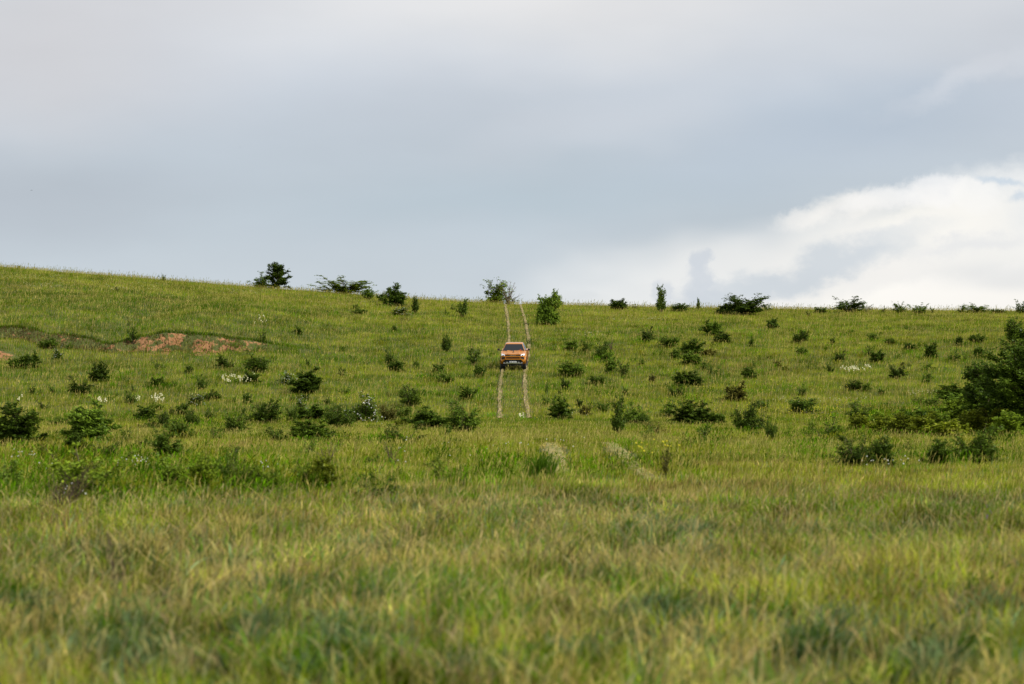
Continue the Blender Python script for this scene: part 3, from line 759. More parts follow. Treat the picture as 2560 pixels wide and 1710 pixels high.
def proto(kind, var, tone):
    key = (kind, var)
    if key not in _proto:
        kw = KINDS[kind][1]
        paths, Vv, F, C, lp = grow(101 + var * 17 + ord(kind), **kw)
        bv, bf, bc = tubes(paths, (.12, .09, .06))
        d = dict(leaf=(Vv, F, C), wood=mesh_np('wood', bv, bf, bc, [M_BARK]), tones={}, lp=lp)
        if kind == 'R':
            rs = np.random.RandomState(9 + var)
            o = np.nonzero(np.hypot(np.hypot(lp[:, 0], lp[:, 1]) * 2, lp[:, 2]) > .72)[0]; o = rs.choice(o, 150)
            P = lp[o] * 1.03; Vf = []
            for p in P:
                r = rs.uniform(.012, .020); nn = p * [1, 1, .6] + rs.normal(size=3) * .1; nn /= np.linalg.norm(nn)
                a = perp(nn, rs); b = np.cross(nn, a)
                for k in range(5):
                    an = k * 1.2566; e1 = a * math.cos(an) + b * math.sin(an); e2 = a * math.cos(an + .9) + b * math.sin(an + .9); em = (e1 + e2) * .62
                    Vf += [p, p + e1 * r, p + em * r * 1.1 + nn * r * .25, p + e2 * r]
            Vf = np.array(Vf)
            d['bloom'] = mesh_np('blossoms', Vf, np.arange(len(Vf)).reshape(-1, 4), np.tile([.80, .78, .74], (len(Vf), 1)), [M_PETAL])
        _proto[key] = d
    d = _proto[key]
    if tone not in d['tones']:
        d['tones'][tone] = mesh_np('crown', *d['leaf'], [M_LEAF[tone]])
    return d


ADJ = {'D': 'rounded shrub', 'S': 'bushy shrub', 'L': 'layered shrub', 'O': 'open shrub', 'C': 'narrow shrub', 'B': 'low bush', 'R': 'rose bush',
       'T': 'twiggy shrub', 'W': 'airy shrub', 'A': 'leafy shrub', 'P': 'sapling', 'K': 'ragged shrub', 'G': 'tree', 'E': 'tree'}
TON = {'d': 'dark green', 'm': 'mid green', 'b': 'fresh green', 'n': 'brownish', 'y': 'yellow green'}
CAT = {'E': 'tree', 'G': 'tree', 'P': 'sapling'}
GRP = {'d': 'dark thorn shrubs scattered over the hillside', 'm': 'green shrubs scattered over the hillside', 'b': 'fresh green shrubs in the meadow',
       'n': 'brownish dry shrubs in the meadow', 'y': 'yellow green brambles in the meadow'}


def num(v):
    v = round(v * 2) / 2
    return '%d' % v if v == int(v) else '%.1f' % v


_used = {}


def auto_label(px, base, w, h, kind, tone, fine=False):
    dx = (px - 1284) / 67.0
    side = 'left' if dx < 0 else 'right'
    sky = np.interp(px, [0, 320, 640, 1200, 1400, 1700, 2100, 2560], [661, 690, 715, 752, 757, 768, 775, 778])
    if base < sky + 14: vert = 'on the skyline'
    elif base < 846: vert = 'above its roof level'
    elif base < 885: vert = 'level with its windscreen'
    elif base < 925: vert = 'level with its wheels'
    else: vert = num((base - 917) / 64.0) + ' truck heights lower' if base > 940 else 'just below wheel level'
    a = ADJ[kind]; tiny = 'tiny ' if max(w, h) < 17 else ''
    lab = '%s%s %s %s truck widths %s of the pickup, %s' % (tiny, TON[tone], a, '%.1f' % abs(dx) if fine else num(abs(dx)), side, vert)
    cnt = lambda t: len([q for q in t.replace('.', ' ').replace(',', ' ').split()])
    for a_, b_ in ((' the pickup', ' pickup'), ('tiny ', ''), (' green', '')):
        if cnt(lab) > 16: lab = lab.replace(a_, b_)
    return lab


# one line each: centre x, base y, width, height in photo pixels, kind, tone [, own label]
SHRUBS = '''
407 700 16 14 O d|tiny twiggy shrub alone on the long bare skyline left of all trees
293 724 12 9 O m
45 667 14 8 O m|tiny tuft of shrub on the skyline near the left edge
330 853 30 38 O d|thin little tree growing out of the green hollow in the eroded bank
121 864 40 24 B m|low green bush at the foot of the left bank above the rose
145 891 26 24 R m|small sparse rose with white flowers below the left bank
175 865 20 13 O m
76 913 42 38 D d|taller of two touching dark shrubs below the bare soil at left
41 913 30 24 S m|lower of two touching shrubs below the bare soil at left
248 947 40 38 D d|round dark shrub standing alone on the left slope below the bank
200 979 50 28 L d|dark shrub with wide spread arms below the round one at left
82 979 20 18 O d
99 978 16 12 O m
132 976 20 18 O m
392 958 30 20 S d
505 968 24 32 K d
397 917 28 16 O m
473 927 16 18 S d
562 914 32 26 L d
642 924 52 36 L d|wide dark layered shrub above the cream flowers left of centre
630 950 36 24 S d|dark shrub partly behind the cream flower drift
325 1003 28 26 K d
335 974 14 14 O d
287 984 17 10 O m
490 1006 40 22 R m|low rounded bush with a few white flowers left of the long low bush
530 992 44 18 B m|long low bush right of the small white flowered one
618 1003 20 28 L d
586 1000 12 14 O m
436 960 14 12 O m
45 1103 118 84 D d|big dark bush cut off by the left edge of the photo
225 1092 112 98 D m|largest bush at left, light above, with roses in its middle
215 1086 74 52 R m|white roses growing through the largest bush at left
188 1121 72 46 D d|dark dome in front of the largest bush at left
118 1133 34 28 S n|small brownish bush below and between the two big left bushes
267 1134 54 32 K d|dark leaning bush just right of the dark dome at left
365 1044 42 34 S d
383 1022 36 22 B b|bright green low shrub under the cream flower spikes at left
457 1031 30 28 S d
430 1029 18 14 S m
526 1040 26 28 O m
406 1062 28 34 K d|upright dark tip of the tangled thorn group at left
374 1064 44 16 B d|flat dark arm reaching left from the tangled thorn group
450 1087 54 42 L d|middle of the tangled thorn group at left
480 1060 30 34 K d|spiky upper right shrub of the tangled thorn group
425 1133 72 56 L d|lowest and widest bush of the tangled thorn group at left
366 1106 44 16 B d
392 1173 62 52 O m|open green shrub below the tangled thorn group
313 1094 26 34 P m|green sprig standing between the big left bush and the thorn group
588 1077 54 54 K m|ragged shrub with a thin tall tip left of the row of bushes
537 1088 34 30 O m
150 1054 44 16 B d|low arm of shrub reaching left from the largest left bush
619 1050 26 24 O d
110 1015 26 12 O d
667 1052 62 48 K d|first bush at the left end of the row behind the meadow
730 1049 28 36 K m|slim bush second from the left in the row behind the meadow
779 1044 76 38 D d|broad dark bush beside the pinkish blossoms in the row
752 1022 26 30 R m|rose spray with pale pink blossoms on top of the broad dark bush
845 1066 60 50 K d|dark bush just left of the white rose bush
870 1046 24 34 S d|small dark bush touching the white rose bush
908 1048 74 60 R d|large rose bush covered all over in white blossoms
970 1046 38 32 K n|brownish bush just right of the white rose bush
780 1092 84 50 D m|wide bush in front of the row, below the broad dark bush
692 1091 50 32 O m|thin open shrub left of the wide front bush
762 1126 52 34 O m|thin open shrub with drooping sprays below the wide front bush
1005 1041 34 26 L m
1058 1066 92 48 D d|wide spreading dark bush between the brownish bush and the ruts
1004 1058 28 20 B y|small lime coloured bush at the left foot of a wide dark bush
1160 1076 74 68 K m|tall loose bush nearest the left rut end
1114 1082 28 20 O m
1024 1009 46 42 K m|shrub with bare twigs on top above the wide dark bush
1174 991 38 32 S m
817 1002 18 18 O d
1016 1104 112 30 O d|long thin dark thorny arms creeping over the grass at centre left
962 1093 26 32 O d
982 1077 30 18 O d
770 1204 70 62 W b|green left companion of the bright lime bush
812 1206 84 76 D y|bright lime green bush in the near meadow at left of centre
818 1150 60 34 T n|dead dark branch sticking out of the bright lime bush
668 1226 84 62 D b|green bush left of the bright lime bush in the near meadow
432 1214 84 66 D b|left one of three bright green bushes in the near meadow at left
505 1218 92 84 D b|middle and tallest of three bright green bushes in the near meadow
600 1212 70 58 W b|right one of three bright green bushes beside the dark upright shrub
572 1206 56 86 K d|dark upright shrub rising from the bright green thicket
942 1226 86 60 O d|open dark shrub in the near meadow right of the lime bush
1100 1186 62 60 P b|young sapling with feathery leaves in the near meadow
1155 1198 22 24 O d|little dark sprig right of the feathery sapling
980 1142 46 34 T m|twiggy shrub in the grass above the open dark shrub
930 1144 36 12 O m
160 1262 130 105 T n|dead brown branches in the near grass at lower left
210 1222 160 86 W b|straggling green shrub around the dead brown branches at lower left
15 1216 70 64 K m|blurred green bush at the left edge of the near meadow
300 1424 80 100 T d|blurred dark sprig in the nearest grass at lower left
1098 1298 60 26 O d|blurred dark sprig in the near grass below the sapling
1234 750 84 62 A b|leafy skyline tree directly above the left rut
1272 754 56 46 T m|nearly bare skyline tree beside the leafy one above the ruts
696 716 62 54 E d|dense rounded dark tree on the skyline left of centre
654 713 48 42 A d|loose leafy shrub just left of the rounded skyline tree
858 729 120 34 W b|wide light green skyline shrub with spiky arms
920 744 28 26 L m|drooping shrub at the right end of the wide light green one
985 761 46 46 D d|dark bush just under the skyline right of the wide light one
953 750 24 22 S d
963 734 24 20 T m
1039 778 20 32 C d
1155 788 26 36 K d
1133 771 14 14 O m
1118 782 14 12 O m
1000 783 44 15 R m|low rose with tiny white blossoms under the dark skyline bush
896 781 28 14 B m
889 768 14 10 S m
656 848 20 28 O d
746 829 18 14 S d
984 822 14 10 S d
1118 873 24 32 K d
974 904 24 28 K d|upper of two dark shrubs stacked left of the pickup
990 922 36 24 S d|lower of two dark shrubs stacked left of the pickup
1185 906 34 42 O d|open dark shrub nearest to the pickup on its left
1202 936 28 28 S d|small dark shrub left of the rut just below the pickup
1095 926 28 20 L d
1112 951 42 26 K m
1167 935 10 10 O m
768 975 68 54 D d|big solid dark bush alone on the middle of the left slope
722 953 46 26 R m|low rose with white blossoms behind the big solid bush
855 935 20 22 O d
770 906 12 14 O d
1041 912 12 14 S m
757 994 26 15 S d
732 996 14 12 S m
862 978 24 18 O m
972 984 14 10 O m
1371 807 54 80 D m|tall leafy green bush just right of the ruts below the skyline
1392 762 28 30 K b|loose leafy top beside the tall bush right of the ruts
1545 771 34 30 S d|round dark shrub on the skyline right of the tall leafy bush
1588 769 13 12 O d
1652 777 28 54 C m|slim pointed little tree on the skyline right of the pickup
1697 776 38 20 L d|low spreading skyline shrub right of the slim little tree
1746 770 10 21 C m|tiny cypress shaped plant on the skyline
1862 784 96 48 K d|broad dark thicket on the skyline under the bright cloud
1815 782 50 24 D d|low left shoulder of the broad dark skyline thicket
1919 776 20 22 O d
1932 816 24 24 S d|small round dark shrub under a thin stem below the skyline thicket
1618 851 28 34 K d
1779 833 44 36 D d|dense dark shrub above its smaller neighbour on the right slope
1807 853 36 24 S d|smaller dark shrub just below and right of a dense one
1881 861 16 18 S d
1428 869 28 22 S m
1468 874 32 26 O m
1527 872 20 26 T n
1505 893 30 38 K d|taller left piece of a dark irregular shrub pair
1525 901 32 24 S m|lower right piece of the dark irregular shrub pair
1672 862 44 24 L m
1727 882 50 38 L d|dark top tier of a two tiered shrub on the right slope
1727 906 42 28 S m|lighter lower tier of a two tiered shrub on the right slope
1687 893 24 22 S d
1772 883 28 16 S n
1430 935 60 34 K m|shrub leaning up to the right just right of the pickup
1527 926 30 30 S m|left one of two neighbouring shrubs right of the leaning shrub
1558 933 34 34 O m|right one of two neighbouring shrubs right of the leaning shrub
1490 956 36 22 L m
1415 967 24 20 K d
1367 978 9 24 O d
1399 979 10 12 O d
1720 958 50 34 D d|dense dark half of a double bush on the right slope
1692 957 28 28 S m|looser left half of a double bush on the right slope
1689 985 36 24 K m
1762 919 22 22 O m
1794 931 20 22 O m
1776 929 14 16 O m
1873 939 34 24 D d|small solid dark bush right of the double bush
1887 916 12 24 O m
1842 995 44 38 S n|rounded shrub with brown lower left side on the right slope
1630 950 16 16 S n
1563 980 14 13 S d
1606 905 14 10 S m
1402 1041 54 44 D d|dark rounded bush right of the lower end of the ruts
1449 1010 15 15 S d
1462 1032 28 20 S n|small brown shrub with whitish flower heads
1508 1021 32 18 K m
1366 1005 20 20 O m
1547 1076 40 74 C d|tall left half of the big ragged bush right of the rut end
1587 1052 52 46 K m|airy right half of the big ragged bush right of the rut end
1612 1053 26 20 L d
1672 1035 40 42 O m|thin shrub at the left end of the broad dark mound
1730 1055 84 48 D d|broad dark mound of thorn bush on the lower right slope
1778 1053 56 30 D d|low right tail of the broad dark mound
1862 1075 62 62 K d|ragged dark bush right of the broad mound
1902 1069 30 38 O d|thin shrub touching the ragged dark bush on its right
1908 1016 24 14 S m
1762 1094 32 36 O d
1712 1086 15 16 O m
1620 1089 38 34 P m|feathery sprig below the big ragged bush
1650 1076 62 22 O n|low reddish brown dry twigs between two dark bushes
1665 1166 24 52 O n|dry brown dock stalk in the near meadow right of the flattened ruts
2125 777 70 34 W d|skyline bush with fanned out branches against the bright cloud
2166 777 28 16 T d|bare twiggy shrub at the right end of the fanned skyline bush
2052 779 28 13 L d
2022 786 13 10 O d
2251 779 32 24 W m|open leafy skyline shrub second right of the fanned bush
2298 780 38 18 W m|wide loose skyline shrub right of the open leafy one
2330 779 12 12 O d
2208 778 16 9 O m
2437 779 62 18 W m|long loose skyline thicket above the big right tree
2403 779 20 16 O d
2495 780 30 10 L d
2552 781 26 26 W d|skyline shrub at the very right edge of the photo
2002 853 32 26 K d
2006 881 22 18 S m
2082 853 11 10 S d
2100 897 24 20 K d
2077 925 24 18 O d
1942 911 18 14 S n
1963 920 14 9 S y
2184 846 24 16 L m
2227 855 26 13 B m
2273 869 26 15 S d
2328 889 36 34 D d|compact dark shrub in the middle of the right slope
2195 899 34 28 D d|dark solid shrub with a thin companion on its upper left
2174 883 22 22 O m|thin companion at upper left of a dark solid shrub
2397 858 18 20 S d
2442 851 38 20 B d
2385 897 28 32 O m
2445 887 28 24 S m
2412 895 15 14 O m
2312 917 34 14 O m
2273 913 9 16 O m
2243 941 36 34 K d
2317 951 24 20 L m
2135 968 44 22 B d|low dark spreading bush on the grass far right of the pickup
2165 971 20 16 S m|small piece at the right end of the low spreading bush
2205 980 15 12 S d
2010 1026 56 38 L d|umbrella shaped thorn bush with layered sprays above yellow flowers
2005 984 19 17 L d
2293 1000 34 10 O d
2324 984 5 18 O d
2150 1042 56 42 W m|spiky shrub at the left tip of the bramble bank
2330 1012 54 26 O m
2575 1080 280 250 G d|large leafy hawthorn tree cut off by the right edge
2402 1046 96 70 D m|dark left shoulder of the large hawthorn tree at right
2462 1065 150 160 E d|lighter middle lobe left of the large hawthorn tree
2535 854 54 50 C m|thin leafy top rising above the large hawthorn tree
2590 1000 140 190 E d|dark tree behind the large hawthorn at the right edge
2395 1004 84 50 D d|rounded dark shrub left of the large hawthorn tree
2150 1068 60 36 D y
2200 1062 54 34 S b
2212 1076 70 40 D y|left end of the yellow green bramble bank
2265 1058 50 40 S d|dark clump growing in the bramble bank, left one of two
2300 1052 60 42 S d|dark clump growing in the bramble bank, right one of two
2262 1078 66 42 D y
2345 1072 70 52 D b
2372 1082 74 44 S y
2310 1080 84 50 D y|middle of the yellow green bramble bank
2428 1080 76 54 D y
2520 1084 90 56 D b
2470 1080 96 66 D y|bramble bank in front of the large hawthorn tree
2400 1056 80 60 D b|bramble bank between the dark clumps and the hawthorn tree
2140 1150 90 60 K d|left half of the left dark thicket in the near meadow
2205 1151 70 62 D d|right half of the left dark thicket in the near meadow
2345 1150 70 60 D d|left half of the right dark thicket in the near meadow
2435 1148 100 72 K d|right half of the right dark thicket in the near meadow
2272 1118 46 14 B d|thin dark branch linking the two near thickets at right
1928 1092 28 40 K d
2026 1092 28 58 P b|tall thin bright green shoot in the meadow right of the mound
2062 1092 70 42 O m|open green shrub around the tall bright shoot
1972 1087 20 42 P b|shorter bright green shoot left of the tall one
'''


def sky_y(px):
    return np.interp(px, [0, 320, 640, 1200, 1400, 1700, 2100, 2560], [661, 690, 715, 752, 757, 768, 775, 778])


def hsh(*a):
    return (int(a[0]) * 7919 + int(a[1]) * 104729) % 1000003


def build_shrubs():
    seen = {}
    rows = []
    for ln in SHRUBS.strip().splitlines():
        spec, _, lab = ln.partition('|'); f = spec.split()
        rows.append((float(f[0]), float(f[1]), float(f[2]), float(f[3]), f[4], f[5], lab.strip()))
    for (px, base, w, h, kind, tone, lab) in rows:
        rn = random.Random(hsh(px, base))
        x, y = at(px, base, .22)
        z = float(terrain(x, y)) - .03
        m_px = y / FPX
        big = h > 120; W = w * m_px * (1.0 if big else 1.32 if kind in 'DS' else 1.2); H = h * m_px * (1.0 if big else 1.16 if kind in 'DSKLR' and base > sky_y(px) + 14 else 1.12) + (.1 if big else .24)
        var = rn.randrange(KINDS[kind][0]); d = proto(kind, var, tone)
        name = {'E': 'tree', 'G': 'hawthorn_tree', 'P': 'sapling', 'R': 'rose_bush', 'B': 'bramble_bush'}.get(kind, 'shrub')
        t = link(name, None); t.empty_display_size = .3
        t.location = (x, y, z); t.rotation_euler = (0, 0, rn.uniform(0, 6.28)); t.scale = (W, W, H)
        link('crown', d['tones'][tone], t); link('trunk' if kind in 'EG' else 'stems', d['wood'], t)
        if 'bloom' in d: link('blossoms', d['bloom'], t)
        if not lab: lab = auto_label(px, base, w, h, kind, tone)
        if lab in seen: lab = auto_label(px, base, w, h, kind, tone, True)
        seen.setdefault(lab, []).append(t)
        t['label'] = lab; t['category'] = CAT.get(kind, 'shrub' if kind != 'R' else 'rose bush'); t['group'] = GRP[tone]
        if kind in 'EG': t['group'] = 'leafy trees on the hill'
        if kind == 'R': t['group'] = 'wild roses in the meadow'
    dup = {k: v for k, v in seen.items() if len(v) > 1}
    for k, v in dup.items():
        print('DUPLABEL', k, len(v))


build_shrubs()


# dark tussock by the flattened ruts
def tussock():
    rs = np.random.RandomState(4); x0, y0 = at(1350, 1200, .05)
    n = 260; x = x0 + rs.normal(size=n) * .11; y = y0 + rs.normal(size=n) * .11
    v, t, c = blades(x, y, .35 + .28 * rs.rand(n), .012 + .01 * rs.rand(n), PALV['dark'] * (.6 + .5 * rs.rand(n))[:, None], rs, 3, .35)
    link('grass_tussock', mesh_np('tussock', v, t, c, [M_LEAF['m']]), label='dark green grass tussock left of the flattened rut in the near meadow', category='grass tussock')


tussock()

# ------------------------------------------------------------------ the pickup
PAINT = mat_simple('orange_paint', (.53, .195, .012), .38, .1, .35, .05, scale=3)
PAINT_D = mat_simple('orange_grille', (.09, .032, .008), .5, 0, .2)
BLACK = mat_simple('black_plastic', (.012, .012, .013), .5, 0, 0, .2)
RUBBER = mat_simple('rubber', (.018, .017, .016), .85, 0, 0, .3)
GLASS = mat_simple('dark_glass', (.012, .015, .016), .08, 0, 0, 0, .35)
SILVER = mat_simple('silver_metal', (.55, .56, .56), .32, .6)
LAMPM = mat_simple('headlight_lens', (.80, .82, .86), .08, .1, 1.0)
WHITE = mat_simple('plate_white', (.70, .72, .70), .5)
INK = mat_simple('plate_ink', (.05, .05, .06), .5)
BLUE = mat_simple('plate_blue', (.02, .06, .25), .5)
REDM = mat_simple('sticker_red', (.45, .06, .06), .5)
LETTER = mat_simple('letter_metal', (.62, .50, .34), .35, .5)


def poly_prism(pts, axis, lo, hi):
    """pts in the plane, extruded along axis (0 = x, 1 = y)"""
    V = []; n = len(pts)
    for a in (lo, hi):
        for (p, q_) in pts: V.append((a, p, q_) if axis == 0 else (p, a, q_))
    F = [list(range(n))[::-1], list(range(n, 2 * n))] + [[i, (i + 1) % n, (i + 1) % n + n, i + n] for i in range(n)]
    return V, F


def box(x0, x1, y0, y1, z0, z1):
    V = [(x, y, z) for x in (x0, x1) for y in (y0, y1) for z in (z0, z1)]
    return V, [[0, 1, 3, 2], [4, 6, 7, 5], [0, 4, 5, 1], [2, 3, 7, 6], [0, 2, 6, 4], [1, 5, 7, 3]]


def pym(name, pieces, mat, parent, bevel=0.0, smooth=False):
    V, F = [], []
    for v, f in pieces:
        o = len(V); V += [tuple(a) for a in v]; F += [[i + o for i in k] for k in f]
    m = bpy.data.meshes.new(name); m.from_pydata(V, [], F); m.update(); m.materials.append(mat)
    o = link(name, m, parent)
    if bevel:
        b = o.modifiers.new('bevel', 'BEVEL'); b.width = bevel; b.segments = 2; b.limit_method = 'ANGLE'
    if smooth:
        for p in m.polygons: p.use_smooth = True
    return o


def cyl_x(xc, yc, zc, r, w, n=28, r2=None):
    V = []; r2 = r if r2 is None else r2
    rings = [(-w / 2, r * .90), (-w / 2 + .035, r), (w / 2 - .035, r2), (w / 2, r2 * .90)]
    for dx, rr in rings:
        for k in range(n):
            a = 2 * math.pi * k / n; V.append((xc + dx, yc + rr * math.cos(a), zc + rr * math.sin(a)))
    F = [[s * n + k, s * n + (k + 1) % n, (s + 1) * n + (k + 1) % n, (s + 1) * n + k] for s in range(3) for k in range(n)]
    F += [list(range(n))[::-1], list(range(3 * n, 4 * n))]
    return V, F


STROKES = {'T': [(0, 1, 1, 1), (.5, 0, .5, 1)], 'O': [(0, 0, 1, 0), (0, 1, 1, 1), (0, 0, 0, 1), (1, 0, 1, 1)],
           'Y': [(0, 1, .5, .5), (1, 1, .5, .5), (.5, 0, .5, .5)], 'A': [(0, 0, .5, 1), (1, 0, .5, 1), (.22, .38, .78, .38)]}


def letter(ch, x0, z0, w, h, y, t=.012):
    out = []
    for (a, b, c, d) in STROKES[ch]:
        p = Vector((x0 + a * w, 0, z0 + b * h)); q = Vector((x0 + c * w, 0, z0 + d * h))
        u = (q - p).normalized(); n = Vector((-u.z, 0, u.x)) * t / 2; p = p - u * t / 2; q = q + u * t / 2
        V = [(v.x, yy, v.z) for yy in (y, y + .012) for v in (p - n, q - n, q + n, p + n)]
        out.append((V, [[0, 1, 2, 3], [7, 6, 5, 4], [0, 4, 5, 1], [1, 5, 6, 2], [2, 6, 7, 3], [3, 7, 4, 0]]))
    return out


def build_truck():
    y0 = 173.4; x0 = float(track_centre(172)) + .02
    yf, yr = y0 - 1.6, y0 + 1.6
    zf = float(np.mean([terrain(x0 + s * .8, yf) for s in (-1, 1)])); zr = float(np.mean([terrain(x0 + s * .8, yr) for s in (-1, 1)]))
    R = link('pickup_truck', None, label='orange pickup truck driving down the hill towards the viewer in the ruts', category='pickup truck')
    R.location = (x0, y0, (zf + zr) / 2 + .03)
    R.rotation_euler = (math.atan2(zr - zf, 3.2), 0, math.radians(-2.2))
    # local: x right, -y forward, z up; wheels on z = 0
    A1, A2 = -1.60, 1.58
    def arch(c, r=.50, n=9):
        return [(c + r * math.cos(t), max(.46, .42 + r * math.sin(t))) for t in np.linspace(math.pi * .97, math.pi * .03, n)]
    prof = [(-2.30, .62), (-2.40, .80), (-2.49, .93), (-2.47, 1.04), (-2.36, 1.13), (-2.05, 1.19), (-1.15, 1.285), (-1.0, 1.30), (1.06, 1.24), (1.06, .46)]
    prof += arch(A1)[::-1][::1] if False else []
    low = [(1.06, .46)] + [(A1 + .50 * math.cos(t), max(.46, .42 + .50 * math.sin(t))) for t in np.linspace(math.pi * .03, math.pi * .97, 10)] + [(-2.10, .46), (-2.30, .62)]
    side = prof[:-1] + low[:-1]
    xs = [(-.925, 1.0, -.07), (-.90, 1.0, -.015), (-.74, .0, 0.0), (-.35, 0, .012), (0, 0, .016), (.35, 0, .012), (.74, .0, 0.0), (.90, 1.0, -.015), (.925, 1.0, -.07)]
    V, F = [], []; n = len(side)
    for (x, e, dz) in xs:
        for (y, z) in side:
            yy, zz, xx = y, z, x
            if z > 1.1: zz = z + dz
            if y < -2.0: xx = x * (1 - .16 * ((-2.0 - y) / .48) ** 1.6); yy = y + .18 * (abs(x) / .93) ** 4
            if z > 1.15: xx = xx * .965
            V.append((xx, yy, zz))
    for s in range(len(xs) - 1):
        for i in range(n):
            j = (i + 1) % n; F.append([s * n + i, s * n + j, (s + 1) * n + j, (s + 1) * n + i])
    F.append(list(range(n))[::-1]); F.append([(len(xs) - 1) * n + i for i in range(n)])
    body = pym('body', [(V, F)], PAINT, R)
    # bonnet with two ridges
    hv, hf = [], []; ys = [-2.30, -2.0, -1.6, -1.2, -1.06]; hx = [-.72, -.50, -.44, -.2, 0, .2, .44, .50, .72]
    for y in ys:
        z = np.interp(y, [-2.30, -2.05, -1.06], [1.155, 1.20, 1.305]); k = np.interp(y, [-2.3, -1.1], [.92, 1.0])
        for x in hx: hv.append((x * k, y + .03 * abs(x), z + (.045 if abs(x) <= .44 else .012 if abs(x) < .6 else .006) - .02 * (abs(x) < .3)))
    for i in range(4):
        for j in range(8): q = i * 9 + j; hf.append([q, q + 1, q + 10, q + 9])
    pym('bonnet', [(hv, hf)], PAINT, R)
    sv = [(-.03, -1.10, 1.345), (.03, -1.10, 1.345), (.03, -1.62, 1.285), (-.03, -1.62, 1.285), (-.03, -1.10, 1.32), (.03, -1.10, 1.32), (.03, -1.62, 1.262), (-.03, -1.62, 1.262)]
    BX = [[0, 1, 2, 3], [7, 6, 5, 4], [0, 4, 5, 1], [1, 5, 6, 2], [2, 6, 7, 3], [3, 7, 4, 0]]
    emb = [(math.cos(a) * .065, -1.84 + math.sin(a) * .075, 1.262 + 0.11 * -math.sin(a) * .075) for a in np.linspace(0, 2 * math.pi, 12, endpoint=False)]
    pym('bonnet_stripe', [(sv, BX), (emb + [(a, b, c - .03) for a, b, c in emb], [list(range(12))] + [[i, i + 12, (i + 1) % 12 + 12, (i + 1) % 12] for i in range(12)])], BLACK, R)
    # cab
    bot = [(-.83, -1.12), (.83, -1.12), (.86, 1.02), (-.86, 1.02)]; top = [(-.60, -.32), (.60, -.32), (.62, .88), (-.62, .88)]
    def ring(f, z, grow=0):
        return [(a[0] * (1 - f) + b[0] * f, a[1] * (1 - f) + b[1] * f, z) for a, b in zip(bot, top)]
    zb, zt = 1.26, 1.76
    V = ring(0, zb) + ring(1, zt) + [(-.50, -.10, 1.80), (.50, -.10, 1.80), (.52, .72, 1.79), (-.52, .72, 1.79)]
    F = [[3, 2, 1, 0], [8, 9, 10, 11]] + [[i, (i + 1) % 4, (i + 1) % 4 + 4, i + 4] for i in range(4)] + [[i + 4, (i + 1) % 4 + 4, (i + 1) % 4 + 8, i + 8] for i in range(4)]
    pym('cab', [(V, F)], PAINT, R, .03)
    def pane(name, a, b, c, d, off, ins, mat=GLASS):
        P = [Vector(v) for v in (a, b, c, d)]; cen = sum(P, Vector()) / 4
        nrm = (P[1] - P[0]).cross(P[3] - P[0]).normalized(); Q = [p + (cen - p) * ins for p in P]
        V = [tuple(q + nrm * off) for q in Q] + [tuple(q - nrm * .02) for q in Q]
        return pym(name, [(V, BX)], mat, R)
    r0, r1 = ring(.04, zb + .02), ring(.97, zt - .015)
    pane('windscreen', r0[0], r0[1], r1[1], r1[0], .008, .055)
    for sgn in (1, -1):
        if sgn > 0: a, b, c, d = r0[1], r0[2], r1[2], r1[1]
        else: a, b, c, d = r0[3], r0[0], r1[0], r1[3]
        A, B, C_, D_ = map(Vector, (a, b, c, d))
        for f0, f1 in ((.03, .50), (.54, .96)):
            pane('side_window', A.lerp(B, f0), A.lerp(B, f1), D_.lerp(C_, f1), D_.lerp(C_, f0), .008, .06)
    pane('rear_window', r0[2], r0[3], r1[3], r1[2], .008, .10)
    pym('sticker', [box(.44, .56, -1.075, -1.06, 1.315, 1.40)], REDM, R)
    for s in (-.35, .25):
        pym('wiper', [([(s - .3, -1.13, 1.30), (s + .3, -1.13, 1.325), (s + .3, -1.12, 1.34), (s - .3, -1.12, 1.315), (s - .3, -1.15, 1.30), (s + .3, -1.15, 1.325), (s + .3, -1.14, 1.34), (s - .3, -1.14, 1.315)], BX)], BLACK, R)
    # cargo bed
    ba = [(2.58, .50), (2.62, 1.20), (1.10, 1.20), (1.10, .50)] + [(A2 + .50 * math.cos(t), max(.50, .42 + .50 * math.sin(t))) for t in np.linspace(math.pi * .96, math.pi * .04, 10)]
    bed = [poly_prism(ba, 0, -.925, -.83), poly_prism(ba, 0, .83, .925), box(-.83, .83, 1.10, 1.18, .62, 1.20), box(-.83, .83, 1.18, 2.54, .62, .70)]
    pym('cargo_bed', bed, PAINT, R)
    pym('tailgate', [box(-.83, .83, 2.54, 2.60, .56, 1.19)], PAINT, R)
    pym('rear_bumper', [box(-.86, .86, 2.64, 2.78, .46, .62)], BLACK, R, .02)
    for s in (-1, 1): pym('tail_light', [box(s * .88 - .06, s * .88 + .06, 2.622, 2.65, .80, 1.14)], REDM, R)
    pym('chassis', [box(-.70, .70, -2.1, 2.5, .30, .46)], BLACK, R)
    # wheels
    for s in (-1, 1):
        for yy in (A1, A2):
            w = link('wheel', None, R); w.location = (s * .78, yy, .39)
            pym('tyre', [cyl_x(0, 0, 0, .39, .26)], RUBBER, w)
            sp = [cyl_x(s * .11, 0, 0, .10, .06, 12)]
            for k in range(6):
                a = k * math.pi / 3; u = Vector((0, math.cos(a), math.sin(a))); v = Vector((0, -math.sin(a), math.cos(a))); X = Vector((s * .125, 0, 0))
                P = [X + u * .06 - v * .035, X + u * .24 - v * .05, X + u * .24 + v * .05, X + u * .06 + v * .035]
                sp.append(([tuple(p) for p in P] + [tuple(p + Vector((s * .015, 0, 0))) for p in P], BX))
            pym('rim', sp, SILVER, w)
